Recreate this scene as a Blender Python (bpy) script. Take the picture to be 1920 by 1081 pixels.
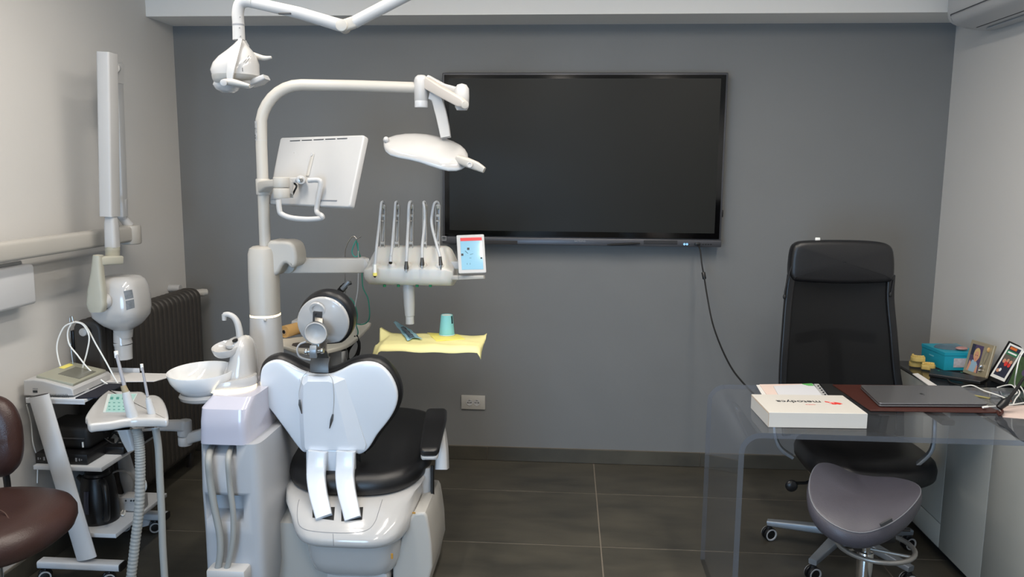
import bpy, bmesh, math, random
from mathutils import Vector, Matrix
random.seed(7)
for o in list(bpy.data.objects): bpy.data.objects.remove(o, do_unlink=True)
sc = bpy.context.scene
COL = sc.collection
PI = math.pi
R = math.radians
V = lambda *a: Vector(a)

# ------------------------------------------------------------------ camera
H, F = 1.66, 1512.0                      # eye height, focal length in pixels of the 1920 frame
PT, YW, RL = .146, .0676, .0076
cy_, sy_ = math.cos(YW), math.sin(YW)
FW = V(-sy_*math.cos(PT), cy_*math.cos(PT), -math.sin(PT))
RT = V(cy_, sy_, 0); UP = RT.cross(FW)
RX = RT*math.cos(RL)+UP*math.sin(RL); UX = UP*math.cos(RL)-RT*math.sin(RL)
CP = V(0, 0, H)
cam_d = bpy.data.cameras.new('camera'); cam = bpy.data.objects.new('camera', cam_d); COL.objects.link(cam)
cam_d.sensor_width = 36; cam_d.lens = 36*F/1920; cam_d.clip_start = .05
m = Matrix((RX, UX, -FW)).transposed().to_4x4(); m.translation = CP; cam.matrix_world = m
sc.camera = cam
# ------------------------------------------------------------------ world, lights, exposure
w = bpy.data.worlds.new('world'); sc.world = w; w.use_nodes = True
w.node_tree.nodes['Background'].inputs[0].default_value = (.55, .62, .72, 1)
w.node_tree.nodes['Background'].inputs[1].default_value = .3
sc.view_settings.view_transform = 'Standard'; sc.view_settings.look = 'None'
sc.view_settings.gamma = 1; sc.view_settings.use_curve_mapping = False
sc.view_settings.exposure = 0.0

def area(name, loc, rot, sx, sy, power, col):
    d = bpy.data.lights.new(name, 'AREA'); d.shape = 'RECTANGLE'; d.size = sx; d.size_y = sy
    d.energy = power; d.color = col
    o = bpy.data.objects.new(name, d); COL.objects.link(o); o.location = loc; o.rotation_euler = rot
    return o
CEIL = 2.78
LAMPS = [(-.15, 2.2), (.95, 2.2), (-1.25, 2.2), (.3, -.6)]       # linear ceiling lamps running front to back
for i, (lx, ly) in enumerate(LAMPS):
    area('ceiling_light_%d' % (i+1), (lx, ly, CEIL-.085), (0, 0, 0), .12, 1.8, 25.5, (1.0, .93, .835))
area('daylight_window', (-1.35, -1.62, .85), (R(96), 0, R(-6)), 1.4, 1.5, 72, (.42, .68, 1.0))

# ------------------------------------------------------------------ pixel rays (measuring the photograph)
def ray(x, y): return FW+RX*((x-960)/F)-UX*((y-540.5)/F)
def at(x, y, Y): d = ray(x, y); return CP+d*(Y/d.y)
def atz(x, y, Z): d = ray(x, y); return CP+d*((Z-H)/d.z)
def atx(x, y, X): d = ray(x, y); return CP+d*(X/d.x)
def onp(x, y, P, n): d = ray(x, y); return CP+d*((P-CP).dot(n)/d.dot(n))

# ------------------------------------------------------------------ materials
def lin(c):
    f = lambda u: u/12.92 if u <= .04045 else ((u+.055)/1.055)**2.4
    return tuple(f(v/255) for v in c)+(1,)
MATS = {}
def mat(name, rgb, rough=.5, metal=0, spec=.5, coat=0, var=0, vscale=6, bump=0, bscale=200, emit=None, es=0,
        alpha=1, sub=0, rgb2=None, stretch=(1, 1, 1), detail=4):
    if name in MATS: return MATS[name]
    m = bpy.data.materials.new(name); m.use_nodes = True; MATS[name] = m
    nt = m.node_tree; b = nt.nodes['Principled BSDF']
    I = b.inputs
    I['Base Color'].default_value = lin(rgb); I['Roughness'].default_value = rough; I['Metallic'].default_value = metal
    I['Specular IOR Level'].default_value = spec; I['Coat Weight'].default_value = coat; I['Coat Roughness'].default_value = .08
    I['Alpha'].default_value = alpha
    if sub: I['Subsurface Weight'].default_value = sub; I['Subsurface Scale'].default_value = .02
    if emit: I['Emission Color'].default_value = lin(emit); I['Emission Strength'].default_value = es
    tc = nt.nodes.new('ShaderNodeTexCoord'); mp = nt.nodes.new('ShaderNodeMapping'); mp.inputs['Scale'].default_value = stretch
    nt.links.new(tc.outputs['Object'], mp.inputs['Vector'])
    n = nt.nodes.new('ShaderNodeTexNoise'); n.inputs['Scale'].default_value = vscale; n.inputs['Detail'].default_value = detail
    nt.links.new(mp.outputs[0], n.inputs['Vector'])
    if var or rgb2:
        r = nt.nodes.new('ShaderNodeValToRGB'); c = lin(rgb); c2 = lin(rgb2) if rgb2 else tuple(v*(1-var) for v in c[:3])+(1,)
        r.color_ramp.elements[0].position = .3; r.color_ramp.elements[1].position = .7
        r.color_ramp.elements[0].color = c2; r.color_ramp.elements[1].color = c
        nt.links.new(n.outputs['Fac'], r.inputs[0]); nt.links.new(r.outputs[0], I['Base Color'])
    if bump:
        n2 = nt.nodes.new('ShaderNodeTexNoise'); n2.inputs['Scale'].default_value = bscale
        nt.links.new(tc.outputs['Object'], n2.inputs['Vector'])
        bp = nt.nodes.new('ShaderNodeBump'); bp.inputs['Strength'].default_value = bump; bp.inputs['Distance'].default_value = .002
        nt.links.new(n2.outputs['Fac'], bp.inputs['Height']); nt.links.new(bp.outputs[0], I['Normal'])
    return m
def glassy(name, tint, refl=.9, haze=0, hz=(200, 210, 220)):
    # clear sheet plastic: tinted transmission with a Fresnel reflection and a little surface haze
    m = bpy.data.materials.new(name); m.use_nodes = True; MATS[name] = m; nt = m.node_tree; nt.nodes.clear()
    out = nt.nodes.new('ShaderNodeOutputMaterial'); tr = nt.nodes.new('ShaderNodeBsdfTransparent'); tr.inputs[0].default_value = lin(tint)
    gl = nt.nodes.new('ShaderNodeBsdfGlossy'); gl.inputs['Roughness'].default_value = .03; gl.inputs[0].default_value = (refl,)*3+(1,)
    fr = nt.nodes.new('ShaderNodeFresnel'); fr.inputs[0].default_value = 1.49
    mx = nt.nodes.new('ShaderNodeMixShader'); df = nt.nodes.new('ShaderNodeBsdfDiffuse'); df.inputs[0].default_value = lin(hz)
    mh = nt.nodes.new('ShaderNodeMixShader'); mh.inputs[0].default_value = haze
    nt.links.new(tr.outputs[0], mh.inputs[1]); nt.links.new(df.outputs[0], mh.inputs[2])
    ge = nt.nodes.new('ShaderNodeNewGeometry'); iv = nt.nodes.new('ShaderNodeMath'); iv.operation = 'SUBTRACT'; iv.inputs[0].default_value = 1
    ml = nt.nodes.new('ShaderNodeMath'); ml.operation = 'MULTIPLY'      # only the outer face of the sheet reflects, as in a thin slab
    nt.links.new(ge.outputs['Backfacing'], iv.inputs[1]); nt.links.new(fr.outputs[0], ml.inputs[0]); nt.links.new(iv.outputs[0], ml.inputs[1])
    nt.links.new(ml.outputs[0], mx.inputs[0]); nt.links.new(mh.outputs[0], mx.inputs[1]); nt.links.new(gl.outputs[0], mx.inputs[2])
    nt.links.new(mx.outputs[0], out.inputs[0]); return m

wall_w = mat('white wall paint', (206, 204, 201), .75, bump=.12, bscale=90, var=.03, vscale=1.5)
wall_g = mat('slate grey wall paint', (121, 122, 122), .7, bump=.12, bscale=90, var=.05, vscale=2)
ceil_m = mat('ceiling paint', (230, 226, 220), .85, bump=.08)
tile_m = mat('dark stone porcelain', (84, 80, 70), .42, rgb2=(60, 58, 52), vscale=5, bump=.15, bscale=60, stretch=(.6, 1.6, 1), detail=9)
grout_m = mat('beige grout', (122, 114, 103), .9, bump=.2)
white_p = mat('glossy white plastic', (188, 187, 186), .13, coat=.5, var=.02)
white_s = mat('satin white plastic', (184, 184, 184), .38, var=.02)
cream_p = mat('cream plastic', (180, 177, 171), .4, var=.03)
putty_p = mat('putty plastic', (176, 174, 160), .45, var=.03)
lgrey_p = mat('light grey plastic', (180, 181, 182), .4, var=.03)
hose_m = mat('grey hose rubber', (150, 152, 150), .5, var=.05)
hose_l = mat('pale grey hose', (190, 193, 196), .4, var=.04)
blk_l = mat('black upholstery', (26, 26, 28), .36, bump=.25, bscale=420, var=.2)
blk_p = mat('black plastic', (22, 22, 24), .35, var=.2)
blk_m = mat('matt black', (18, 18, 19), .65, var=.2)
dgrey_p = mat('dark grey plastic', (62, 62, 64), .45, var=.1)
steel = mat('brushed steel', (190, 188, 184), .28, metal=1, var=.08, vscale=40)
dsteel = mat('dark anodised metal', (96, 94, 92), .4, metal=.8, var=.08)
alu = mat('satin aluminium', (150, 156, 162), .42, metal=.55, var=.06)
brown_l = mat('brown leather', (62, 40, 35), .38, bump=.35, bscale=260, rgb2=(48, 30, 27), vscale=5)
saddle_l = mat('slate grey leather', (74, 72, 80), .42, bump=.25, bscale=300, var=.12)
rad_m = mat('charcoal radiator enamel', (58, 54, 50), .5, var=.08)
screen_m = mat('display glass', (33, 33, 30), .42, spec=.22, var=.05)
bezel_m = mat('graphite bezel', (86, 87, 92), .35, metal=.5, var=.05)
led_m = mat('warm led ring', (255, 240, 200), .5, emit=(255, 232, 180), es=2.1)
lampon_m = mat('ceiling lamp diffuser', (255, 250, 240), .5, emit=(255, 240, 222), es=7)
teal_m = mat('turquoise card', (24, 160, 185), .5, var=.06)
cup_m = mat('turquoise paper cup', (128, 196, 200), .5, var=.03)
yel_m = mat('yellow tissue paper', (236, 228, 164), .75, bump=.35, bscale=70, var=.05, vscale=12)
yel2_m = mat('bright yellow paper', (240, 228, 120), .7, var=.05)
white_pap = mat('white paper', (226, 224, 222), .7, var=.03)
pink_pap = mat('pink paper', (226, 205, 196), .7, var=.03)
maroon_m = mat('maroon leather mat', (70, 34, 27), .45, bump=.2, var=.15)
laptop_m = mat('space grey aluminium', (128, 128, 131), .22, metal=.6, var=.03)
cred_m = mat('white lacquer', (162, 162, 155), .22, coat=.2, var=.02)
topgl_m = mat('smoked glass top', (38, 42, 48), .12, var=.1)
acr = glassy('clear acrylic', (247, 248, 251), .8, .03)
acr_e = glassy('acrylic edge', (190, 195, 206), .9, .16, (176, 184, 196))
clr = glassy('clear tube', (215, 222, 226), .9, .12)
grn_t = mat('green tubing', (40, 132, 112), .35, var=.1)
teal_t = mat('teal tubing', (60, 160, 150), .35, var=.1)
mesh_m = mat('black chair mesh', (13, 13, 14), .6, spec=.25, alpha=.96, bump=.3, bscale=900, var=.4, vscale=5)
gold_m = mat('champagne frame', (176, 164, 138), .35, metal=.4, var=.05)
cast_m = mat('yellow plaster', (222, 192, 112), .6, var=.12, vscale=30)
amber_m = mat('amber film roll', (206, 164, 104), .3, coat=.3, var=.1)
lcd_m = mat('grey lcd', (120, 120, 110), .25, var=.08)
panel_m = mat('olive control foil', (164, 164, 148), .35, var=.05)
mint_m = mat('mint key foil', (158, 200, 196), .4, var=.06)
navy_m = mat('navy cloth', (28, 30, 44), .8, bump=.3, var=.2)
hazeglass = mat('milky lavender plastic', (188, 188, 202), .12, coat=.3)
tower_m = mat('tower white', (170, 173, 178), .38, var=.02)
shell_m = mat('chair shell white', (218, 224, 232), .22, coat=.5)
sky_b = mat('pale blue print', (130, 176, 198), .06, coat=1, emit=(140, 190, 216), es=.16)
red_p = mat('red print', (196, 40, 48), .4, emit=(196, 40, 48), es=.2)
redink = mat('red ink', (214, 60, 54), .5)
ink = mat('dark print', (40, 46, 52), .5)
greyink = mat('grey print', (140, 142, 146), .5)
grn_i = mat('green print', (46, 120, 84), .5)
or_i = mat('orange print', (214, 110, 50), .5)
skin_i = mat('skin tone print', (206, 150, 122), .5)
hair_i = mat('blond print', (204, 176, 120), .5)
pur_i = mat('violet print', (78, 66, 96), .5)
blu_i = mat('light blue print', (150, 178, 196), .5)
nav_i = mat('navy print', (44, 48, 66), .5)
grnb_m = mat('green knob', (20, 128, 80), .4)
wbulb = mat('frosted white', (240, 240, 236), .4)
door_m = mat('door veneer', (120, 112, 104), .5, var=.1)
curt_m = mat('beige wall paint', (150, 144, 134), .8, var=.03)
glow_sky = mat('daylit window pane', (190, 214, 240), .3, emit=(190, 214, 240), es=1.4)

# ------------------------------------------------------------------ mesh helpers
WL = {}                                     # world location of every object
def setp(o, label=None, cat=None, group=None, kind=None):
    if label: o['label'] = label
    if cat: o['category'] = cat
    if group: o['group'] = group
    if kind: o['kind'] = kind
    return o
def thing(name, label, cat, loc, group=None):
    o = bpy.data.objects.new(name, None); COL.objects.link(o); o.location = loc; o.empty_display_size = .1
    WL[o.name] = Vector(loc); return setp(o, label, cat, group)
def crs(pts, n=6, closed=False):
    pts = [Vector(p) for p in pts]; N = len(pts); out = []
    for i in range(N if closed else N-1):
        g = (lambda k: pts[k % N]) if closed else (lambda k: pts[max(0, min(N-1, k))])
        a, b, c, d = g(i-1), g(i), g(i+1), g(i+2)
        for k in range(n):
            t = k/n
            out.append(.5*((2*b)+(c-a)*t+(2*a-5*b+4*c-d)*t*t+(3*b-a-3*c+d)*t**3))
    if not closed: out.append(pts[-1])
    return out
def lerpl(rs, u):
    x = u*(len(rs)-1); i = min(int(x), len(rs)-2); f = x-i
    return rs[i]*(1-f)+rs[i+1]*f
def frame(z, x=None):
    z = Vector(z).normalized(); x = Vector(x) if x is not None else (V(0, 0, 1) if abs(z.z) < .9 else V(1, 0, 0))
    x = (x-z*x.dot(z)).normalized(); return x, z.cross(x), z
def M3(o, x, y, z):
    m = Matrix((x, y, z)).transposed().to_4x4(); m.translation = o; return m
class B:
    def __init__(s): s.bm = bmesh.new(); s.mi = 0
    def face(s, vs):
        try: f = s.bm.faces.new(vs); f.material_index = s.mi; return f
        except ValueError: return None
    def loft(s, rings, cap0=True, cap1=True, closed=True):
        vr = [[s.bm.verts.new(p) for p in r] for r in rings]; n = len(vr[0])
        for a, b in zip(vr, vr[1:]):
            for i in range(n if closed else n-1):
                j = (i+1) % n; s.face([a[i], a[j], b[j], b[i]])
        if closed and cap0: s.face(vr[0][::-1])
        if closed and cap1: s.face(vr[-1])
        return s
    def tube(s, pts, r, seg=12, smooth=0, flat=1, xax=None, cap=True):
        pts = [Vector(p) for p in pts]
        if smooth: pts = crs(pts, smooth)
        rs = r if isinstance(r, (list, tuple)) else [r, r]
        N = len(pts); rings = []; x = None
        for i, p in enumerate(pts):
            t = (pts[min(i+1, N-1)]-pts[max(i-1, 0)])
            if t.length < 1e-9: t = V(0, 0, 1)
            t.normalize()
            if x is None: x = frame(t, xax)[0]
            x = (x-t*x.dot(t)).normalized(); y = t.cross(x); rr = lerpl(rs, i/(N-1))
            rings.append([p+x*math.cos(a)*rr+y*math.sin(a)*rr*flat for a in [2*PI*k/seg for k in range(seg)]])
        return s.loft(rings, cap, cap)
    def sweep(s, pts, wd, th, xax, smooth=0, rnd=.25, er=0):
        # rounded rectangular section; xax = direction of the width
        pts = [Vector(p) for p in pts]
        if smooth: pts = crs(pts, smooth)
        ws = wd if isinstance(wd, (list, tuple)) else [wd, wd]; ts = th if isinstance(th, (list, tuple)) else [th, th]
        N = len(pts); rings = []
        for i, p in enumerate(pts):
            t = (pts[min(i+1, N-1)]-pts[max(i-1, 0)]).normalized(); x, y, _ = frame(t, xax)
            u = i/(N-1); a, b = lerpl(ws, u)/2, lerpl(ts, u)/2; c = min(a, b)*rnd*2*.5; ring = []
            for sx, sy, a0 in ((1, 1, 0), (-1, 1, 90), (-1, -1, 180), (1, -1, 270)):
                for k in range(4):
                    an = R(a0+k*30); ring.append(p+x*(sx*(a-c)+c*math.cos(an))+y*(sy*(b-c)+c*math.sin(an)))
            rings.append(ring)
        if er:
            def sh(r, d, q):
                c = sum(r, V(0, 0, 0))/len(r); return [c+(p-c)*q+d for p in r]
            t0 = (pts[1]-pts[0]).normalized(); t1 = (pts[-2]-pts[-1]).normalized(); a0, a1 = rings[0], rings[-1]
            rings = [sh(a0, V(0, 0, 0), .6), sh(a0, t0*er*.25, .86), sh(a0, t0*er, 1)]+rings[2:-2]+[sh(a1, t1*er, 1), sh(a1, t1*er*.25, .86), sh(a1, V(0, 0, 0), .6)]
        return s.loft(rings)
    def lathe(s, prof, o=(0, 0, 0), ax=(0, 0, 1), seg=32, cap=True, sx=1, xax=None):
        x, y, z = frame(ax, xax); o = Vector(o)
        rings = [[o+z*h+x*math.cos(2*PI*k/seg)*r*sx+y*math.sin(2*PI*k/seg)*r for k in range(seg)] for r, h in prof]
        return s.loft(rings, cap, cap)
    def cyl(s, a, b, r, seg=20, bev=0):
        a, b = Vector(a), Vector(b); L = (b-a).length
        pr = [(r, 0), (r, L)] if not bev else [(r-bev, 0), (r-.3*bev, .3*bev), (r, bev), (r, L-bev), (r-.3*bev, L-.3*bev), (r-bev, L)]
        return s.lathe(pr, a, b-a, seg)
    def box(s, c, size, bev=0, M=None, seg=2):
        mm = (M or Matrix.Identity(4)) @ Matrix.Translation(c)
        r = bmesh.ops.create_cube(s.bm, size=1, matrix=mm @ Matrix.Diagonal((*size, 1)))
        fs = {f for v in r['verts'] for f in v.link_faces}
        for f in fs: f.material_index = s.mi
        if bev:
            es = list({e for v in r['verts'] for e in v.link_edges})
            g = bmesh.ops.bevel(s.bm, geom=es, offset=bev, segments=seg, profile=.5, affect='EDGES', clamp_overlap=True)
            for f in g['faces']: f.material_index = s.mi
        return s
    def ball(s, c, r, seg=16):
        rx = r if isinstance(r, (tuple, list)) else (r, r, r)
        g = bmesh.ops.create_uvsphere(s.bm, u_segments=seg, v_segments=seg//2+2, radius=1, matrix=Matrix.Translation(c) @ Matrix.Diagonal((*rx, 1)))
        for f in {f for v in g['verts'] for f in v.link_faces}: f.material_index = s.mi
        return s
    def prism(s, out, n, th, bev=0, dome=0, bback=None, k=3):
        """outline (points on the front face), n = outward normal of that face, th = thickness behind it"""
        n = Vector(n).normalized(); out = [Vector(p) for p in out]; N = len(out)
        ar = Vector((0, 0, 0))
        for i in range(N): ar += out[i].cross(out[(i+1) % N])
        sg = 1 if ar.dot(n) > 0 else -1
        nrm = []
        for i in range(N):
            e1 = (out[i]-out[i-1]); e2 = (out[(i+1) % N]-out[i])
            a = (e1.normalized().cross(n)+e2.normalized().cross(n))*sg
            a = a.normalized() if a.length > 1e-6 else V(0, 0, 0)
            c = max(.45, a.dot(e1.normalized().cross(n)*sg)); nrm.append(a/c)
        ring = lambda ins, d: [p-q*ins-n*d for p, q in zip(out, nrm)]
        rings = []
        if dome:
            base = ring(bev, 0); c = sum(base, V(0, 0, 0))/N
            for f in (.06, .3, .55, .75, .9): rings.append([c+(p-c)*f+n*dome*(1-f*f) for p in base])
        elif bev: rings.append(ring(bev*1.08, 0))
        for j in range(k+1 if bev else 1):
            a = PI/2*j/k if bev else PI/2
            rings.append(ring(bev*(1-math.sin(a)), bev*(1-math.cos(a))))
        bb = bev if bback is None else bback
        for j in range(k+1 if bb else 1):
            a = PI/2*(1-j/k) if bb else PI/2
            rings.append(ring(bb*(1-math.sin(a)), th-bb*(1-math.cos(a))))
        if bb: rings.append(ring(bb*1.08, th))
        return s.loft(rings)
    def poly(s, pts, mi=None):
        if mi is not None: s.mi = mi
        s.face([s.bm.verts.new(p) for p in pts]); return s
    def make(s, name, m, parent=None, label=None, cat=None, group=None, kind=None, ang=38, recalc=True):
        bm = s.bm
        if recalc: bmesh.ops.recalc_face_normals(bm, faces=bm.faces)
        ca = R(ang)
        for f in bm.faces: f.smooth = True
        for e in bm.edges:
            if len(e.link_faces) == 2: e.smooth = e.calc_face_angle(0) < ca
        if parent is not None: org = WL[parent.name]
        else:
            xs = [v.co.x for v in bm.verts]; ys = [v.co.y for v in bm.verts]; zs = [v.co.z for v in bm.verts]
            org = V((min(xs)+max(xs))/2, (min(ys)+max(ys))/2, min(zs))
        for v in bm.verts: v.co -= org
        me = bpy.data.meshes.new(name); bm.to_mesh(me); bm.free()
        for mm in (m if isinstance(m, (list, tuple)) else [m]): me.materials.append(mm)
        o = bpy.data.objects.new(name, me); COL.objects.link(o)
        WL[o.name] = org.copy()
        if parent is not None: o.parent = parent
        else: o.location = org
        return setp(o, label, cat, group, kind)
def text(name, s, size, o, x, y, m, parent, ext=.0004, align='CENTER'):
    cu = bpy.data.curves.new(name, 'FONT'); cu.body = s; cu.size = size; cu.extrude = ext; cu.offset = size*.004; cu.align_x = align; cu.align_y = 'CENTER'
    t = bpy.data.objects.new('tmp', cu); me = bpy.data.meshes.new_from_object(t); bpy.data.objects.remove(t)
    x = Vector(x).normalized(); y = Vector(y); y = (y-x*y.dot(x)).normalized()
    org = WL[parent.name]
    me.transform(M3(Vector(o)-org, x, y, x.cross(y))); me.materials.clear(); me.materials.append(m)
    ob = bpy.data.objects.new(name, me); COL.objects.link(ob); ob.parent = parent; WL[ob.name] = org.copy(); return ob
from mathutils.bvhtree import BVHTree
_bv = {}
def hit(o, px, py, lift=.001):
    # the point of an object's surface that shows at a pixel of the photograph, lifted a little off the surface
    if o.name not in _bv:
        off = WL[o.name]; _bv[o.name] = BVHTree.FromPolygons([v.co+off for v in o.data.vertices], [tuple(p.vertices) for p in o.data.polygons])
    d = ray(px, py).normalized(); l, n, i, _ = _bv[o.name].ray_cast(CP, d)
    if l is None: return None
    if n.dot(d) > 0: n = -n
    return l+n*lift
def drape(b, o, quad, th=.0008, nu=6, nv=6, lift=.0006):
    # a thin sticker following the surface, given by four pixel corners
    q = quad; g = []
    for j in range(nv+1):
        row = []
        for i in range(nu+1):
            u, v = i/nu, j/nv
            x = (q[0][0]*(1-u)+q[1][0]*u)*(1-v)+(q[3][0]*(1-u)+q[2][0]*u)*v; y = (q[0][1]*(1-u)+q[1][1]*u)*(1-v)+(q[3][1]*(1-u)+q[2][1]*u)*v
            p = hit(o, x, y, lift)
            if p is None: return
            row.append(b.bm.verts.new(p))
        g.append(row)
    for j in range(nv):
        for i in range(nu): b.face([g[j][i], g[j][i+1], g[j+1][i+1], g[j+1][i]])
def trace(b, o, pix, r, smooth=5, lift=.0004):
    pts = [hit(o, p.x, p.y, lift) for p in crs([V(x, y, 0) for x, y in pix], smooth)]
    pts = [p for p in pts if p is not None]
    if len(pts) > 1: b.tube(pts, r, 5)
def sq(c, a, b, z, n=4, N=40, cx=0, cyy=0):
    out = []
    for k in range(N):
        t = 2*PI*k/N; ct, st = math.cos(t), math.sin(t)
        out.append(V(c[0]+a*math.copysign(abs(ct)**(2/n), ct), c[1]+b*math.copysign(abs(st)**(2/n), st), z))
    return out
def screw_copy(o, delta, parent):
    c = o.copy(); COL.objects.link(c); c.parent = parent; c.location = o.location+Vector(delta); WL[c.name] = WL[o.name]+Vector(delta); return c
# ================================================================== THE ROOM
XL, XR, YB, YF = -2.185, 1.986, 4.462, -1.7
def slab(name, c, size, m, kind='structure', parent=None, bev=0):
    b = B(); b.box(c, size, bev); return b.make(name, m, parent, kind=kind)
floor = slab('floor', ((XL+XR)/2, (YB+YF)/2, -.057), (XR-XL+.4, YB-YF+.4, .111), grout_m)
# porcelain tiles 120 x 60 cm with open joints
TX, TY0 = .175, YB-.45
ys = [(TY0, YB-.012)]
y = TY0
while y > YF: ys.append((max(y-.6, YF), y)); y -= .6
xs = []; x = TX-2.4
while x < XR: xs.append((max(x, XL+.01), min(x+1.2, XR-.01))); x += 1.2
for (ya, yb) in ys:
    for (xa, xb) in xs:
        if xb-xa < .05 or yb-ya < .02: continue
        b = B(); b.box(((xa+xb)/2, (ya+yb)/2, -.005), (xb-xa-.006, yb-ya-.006, .01), .0006, seg=1); b.make('tile', tile_m, floor)
slab('wall_back', ((XL+XR)/2, YB+.05, CEIL/2), (XR-XL+.2, .1, CEIL), wall_g)
slab('wall_left', (XL-.05, (YB+YF)/2, CEIL/2), (.1, YB-YF, CEIL), wall_w)
slab('wall_right', (XR+.05, (YB+YF)/2, CEIL/2), (.1, YB-YF, CEIL), wall_w)
slab('ceiling', ((XL+XR)/2, (YB+YF)/2, CEIL+.05), (XR-XL+.2, YB-YF+.2, .1), ceil_m)
slab('trim_1', ((XL+XR)/2, (4.178+YB)/2, (2.4275+CEIL)/2), (XR-XL, YB-4.178, CEIL-2.4275), ceil_m)   # dropped beam over the back wall
# wall behind the photographer with a glazed opening
b = B(); WX0, WX1, WZ0, WZ1 = -2.1, -.6, .05, 2.15
b.box(((XL+WX0)/2, YF-.05, CEIL/2), (WX0-XL, .1, CEIL)); b.box(((XR+WX1)/2, YF-.05, CEIL/2), (XR-WX1, .1, CEIL))
b.box(((WX0+WX1)/2, YF-.05, WZ0/2), (WX1-WX0, .1, WZ0)); b.box(((WX0+WX1)/2, YF-.05, (WZ1+CEIL)/2), (WX1-WX0, .1, CEIL-WZ1))
b.make('wall_front', curt_m, kind='structure')
wn = B(); wn.box(((WX0+WX1)/2, YF-.04, (WZ0+WZ1)/2), (WX1-WX0, .01, WZ1-WZ0)); wn = wn.make('window_1', glow_sky, kind='structure')
fb = B()
for xx in (WX0+.03, (WX0+WX1)/2, WX1-.03): fb.box((xx, YF-.02, (WZ0+WZ1)/2), (.06, .05, WZ1-WZ0))
for zz in (WZ0+.03, WZ1-.03): fb.box(((WX0+WX1)/2, YF-.02, zz), (WX1-WX0, .05, .06))
fb.make('window_frame', white_s, wn)
# baseboards of cut tile
bb = slab('baseboard_back', ((XL+XR)/2, YB-.0035, .0405), (XR-XL, .007, .081), grout_m)
x = -2.6-.0+.17
joints = [XL+.01, at(914-2*385, 850, YB).x, at(914-385, 850, YB).x, at(914, 850, YB).x, at(1312, 860, YB).x, at(1312+385, 860, YB).x, XR-.01]
for xa, xb in zip(joints, joints[1:]):
    if xb-xa < .02: continue
    b = B(); b.box(((xa+xb)/2, YB-.011, .0405), (xb-xa-.004, .01, .079), .001, seg=1); b.make('baseboard_tile', tile_m, bb)
for nm, xx, s in (('baseboard_left', XL, 1), ('baseboard_right', XR, -1)):
    bb = slab(nm, (xx+s*.0035, (YB+YF)/2, .0405), (.007, YB-YF-.04, .081), grout_m)
    y = YB-.02
    while y > YF+.1:
        ya = max(y-1.2, YF+.03); b = B(); b.box((xx+s*.011, (y+ya)/2, .0405), (.01, y-ya-.004, .079), .001, seg=1); b.make('baseboard_tile', tile_m, bb); y = ya
# ceiling lamps (outside the frame, seen in reflections)
for i, (lx, ly) in enumerate(LAMPS):
    t = thing('ceiling_lamp', ['long white linear ceiling lamp above the middle of the room', 'long white linear ceiling lamp above the desk', 'long white linear ceiling lamp nearest the left wall', 'long white linear ceiling lamp behind the photographer'][i], 'ceiling lamp', (lx, ly, CEIL-.075))
    b = B(); b.box((lx, ly, CEIL-.035), (.16, 1.9, .07), .006); b.make('housing', white_s, t)
    b = B(); b.box((lx, ly, CEIL-.073), (.12, 1.8, .008), .002); b.make('diffuser', lampon_m, t)

# ================================================================== air conditioner
t = thing('air_conditioner', 'white wall air conditioner high on the right wall, half out of frame', 'air conditioner', (XR, 3.6, 2.33))
def acprof(y, s=1):
    # (distance from wall, z)
    P = [(0, 2.72), (.17, 2.72), (.205, 2.68), (.215, 2.55), (.214, 2.43), (.211, 2.39), (.196, 2.362), (.155, 2.343), (.10, 2.33), (.04, 2.325), (0, 2.325)]
    return [V(XR-.001-max(0, p.x), y, p.y) for p in crs([V(d, z, 0) for d, z in P], 3)]
b = B(); ya, yb = 3.25, 4.10
b.loft([[p+V(0, 0, 0) for p in acprof(ya)], acprof(yb-.02), [V(XR-(XR-p.x)*.94, yb, 2.52+(p.z-2.52)*.94) for p in acprof(yb)]]); b.make('body', white_s, t, ang=25)
b = B()
fl = [(p.x, p.y) for p in crs([V(.2115, 2.386, 0), V(.196, 2.360, 0), V(.155, 2.341, 0), V(.112, 2.331, 0)], 4)]
fo = [(XR-.001-d-.004, z-.004) for d, z in fl]; fi = [(XR-.001-d+.004, z+.006) for d, z in fl][::-1]
b.loft([[V(x, y, z) for x, z in fo+fi] for y in (ya+.03, yb-.06)]); b.make('air_flap', white_s, t)
b = B()
b.tube([V(XR-.001-.2145, ya+.03, 2.392), V(XR-.001-.2145, yb-.055, 2.392)], .0022, 6); b.tube([V(XR-.109, ya+.03, 2.3295), V(XR-.109, yb-.09, 2.3295)], .0035, 6)
b.tube([V(XR-.2155, yb-.055, 2.392), V(XR-.202, yb-.056, 2.361), V(XR-.158, yb-.06, 2.338), V(XR-.115, yb-.07, 2.328)], .0016, 6, smooth=5)
b.make('flap_gap', dgrey_p, t)
b = B(); b.box((XR-.045, 3.6, 2.322), (.05, .8, .006)); b.make('air_intake', lgrey_p, t)

# ================================================================== display
Y0 = YB-.085
tl, tr_, br_, bl_ = at(829, 136, Y0), at(1366, 138, Y0), at(1351, 462, Y0), at(835, 458, Y0)
x0, x1, z1, z0 = tl.x, at(1366, 138, Y0).x, tl.z, (br_.z+bl_.z)/2
t = thing('wall_display', 'large black flat screen with graphite bezel mounted on the grey back wall', 'television', ((x0+x1)/2, YB-.01, z0))
b = B(); b.box(((x0+x1)/2, Y0+.03, (z0+z1)/2), (x1-x0, .06, z1-z0), .006); b.make('frame', bezel_m, t)
zs = at(1100, 445, Y0).z
b = B(); b.box(((x0+x1)/2, Y0-.001, (zs+z1-.012)/2), (x1-x0-.022, .006, z1-.012-zs), .001); b.make('screen_border', mat('black glass border', (8, 8, 9), .15), t)
b = B(); b.box(((x0+x1)/2, Y0-.004, (zs+z1)/2), (x1-x0-.075, .003, z1-zs-.062)); b.make('screen', screen_m, t)
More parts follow.
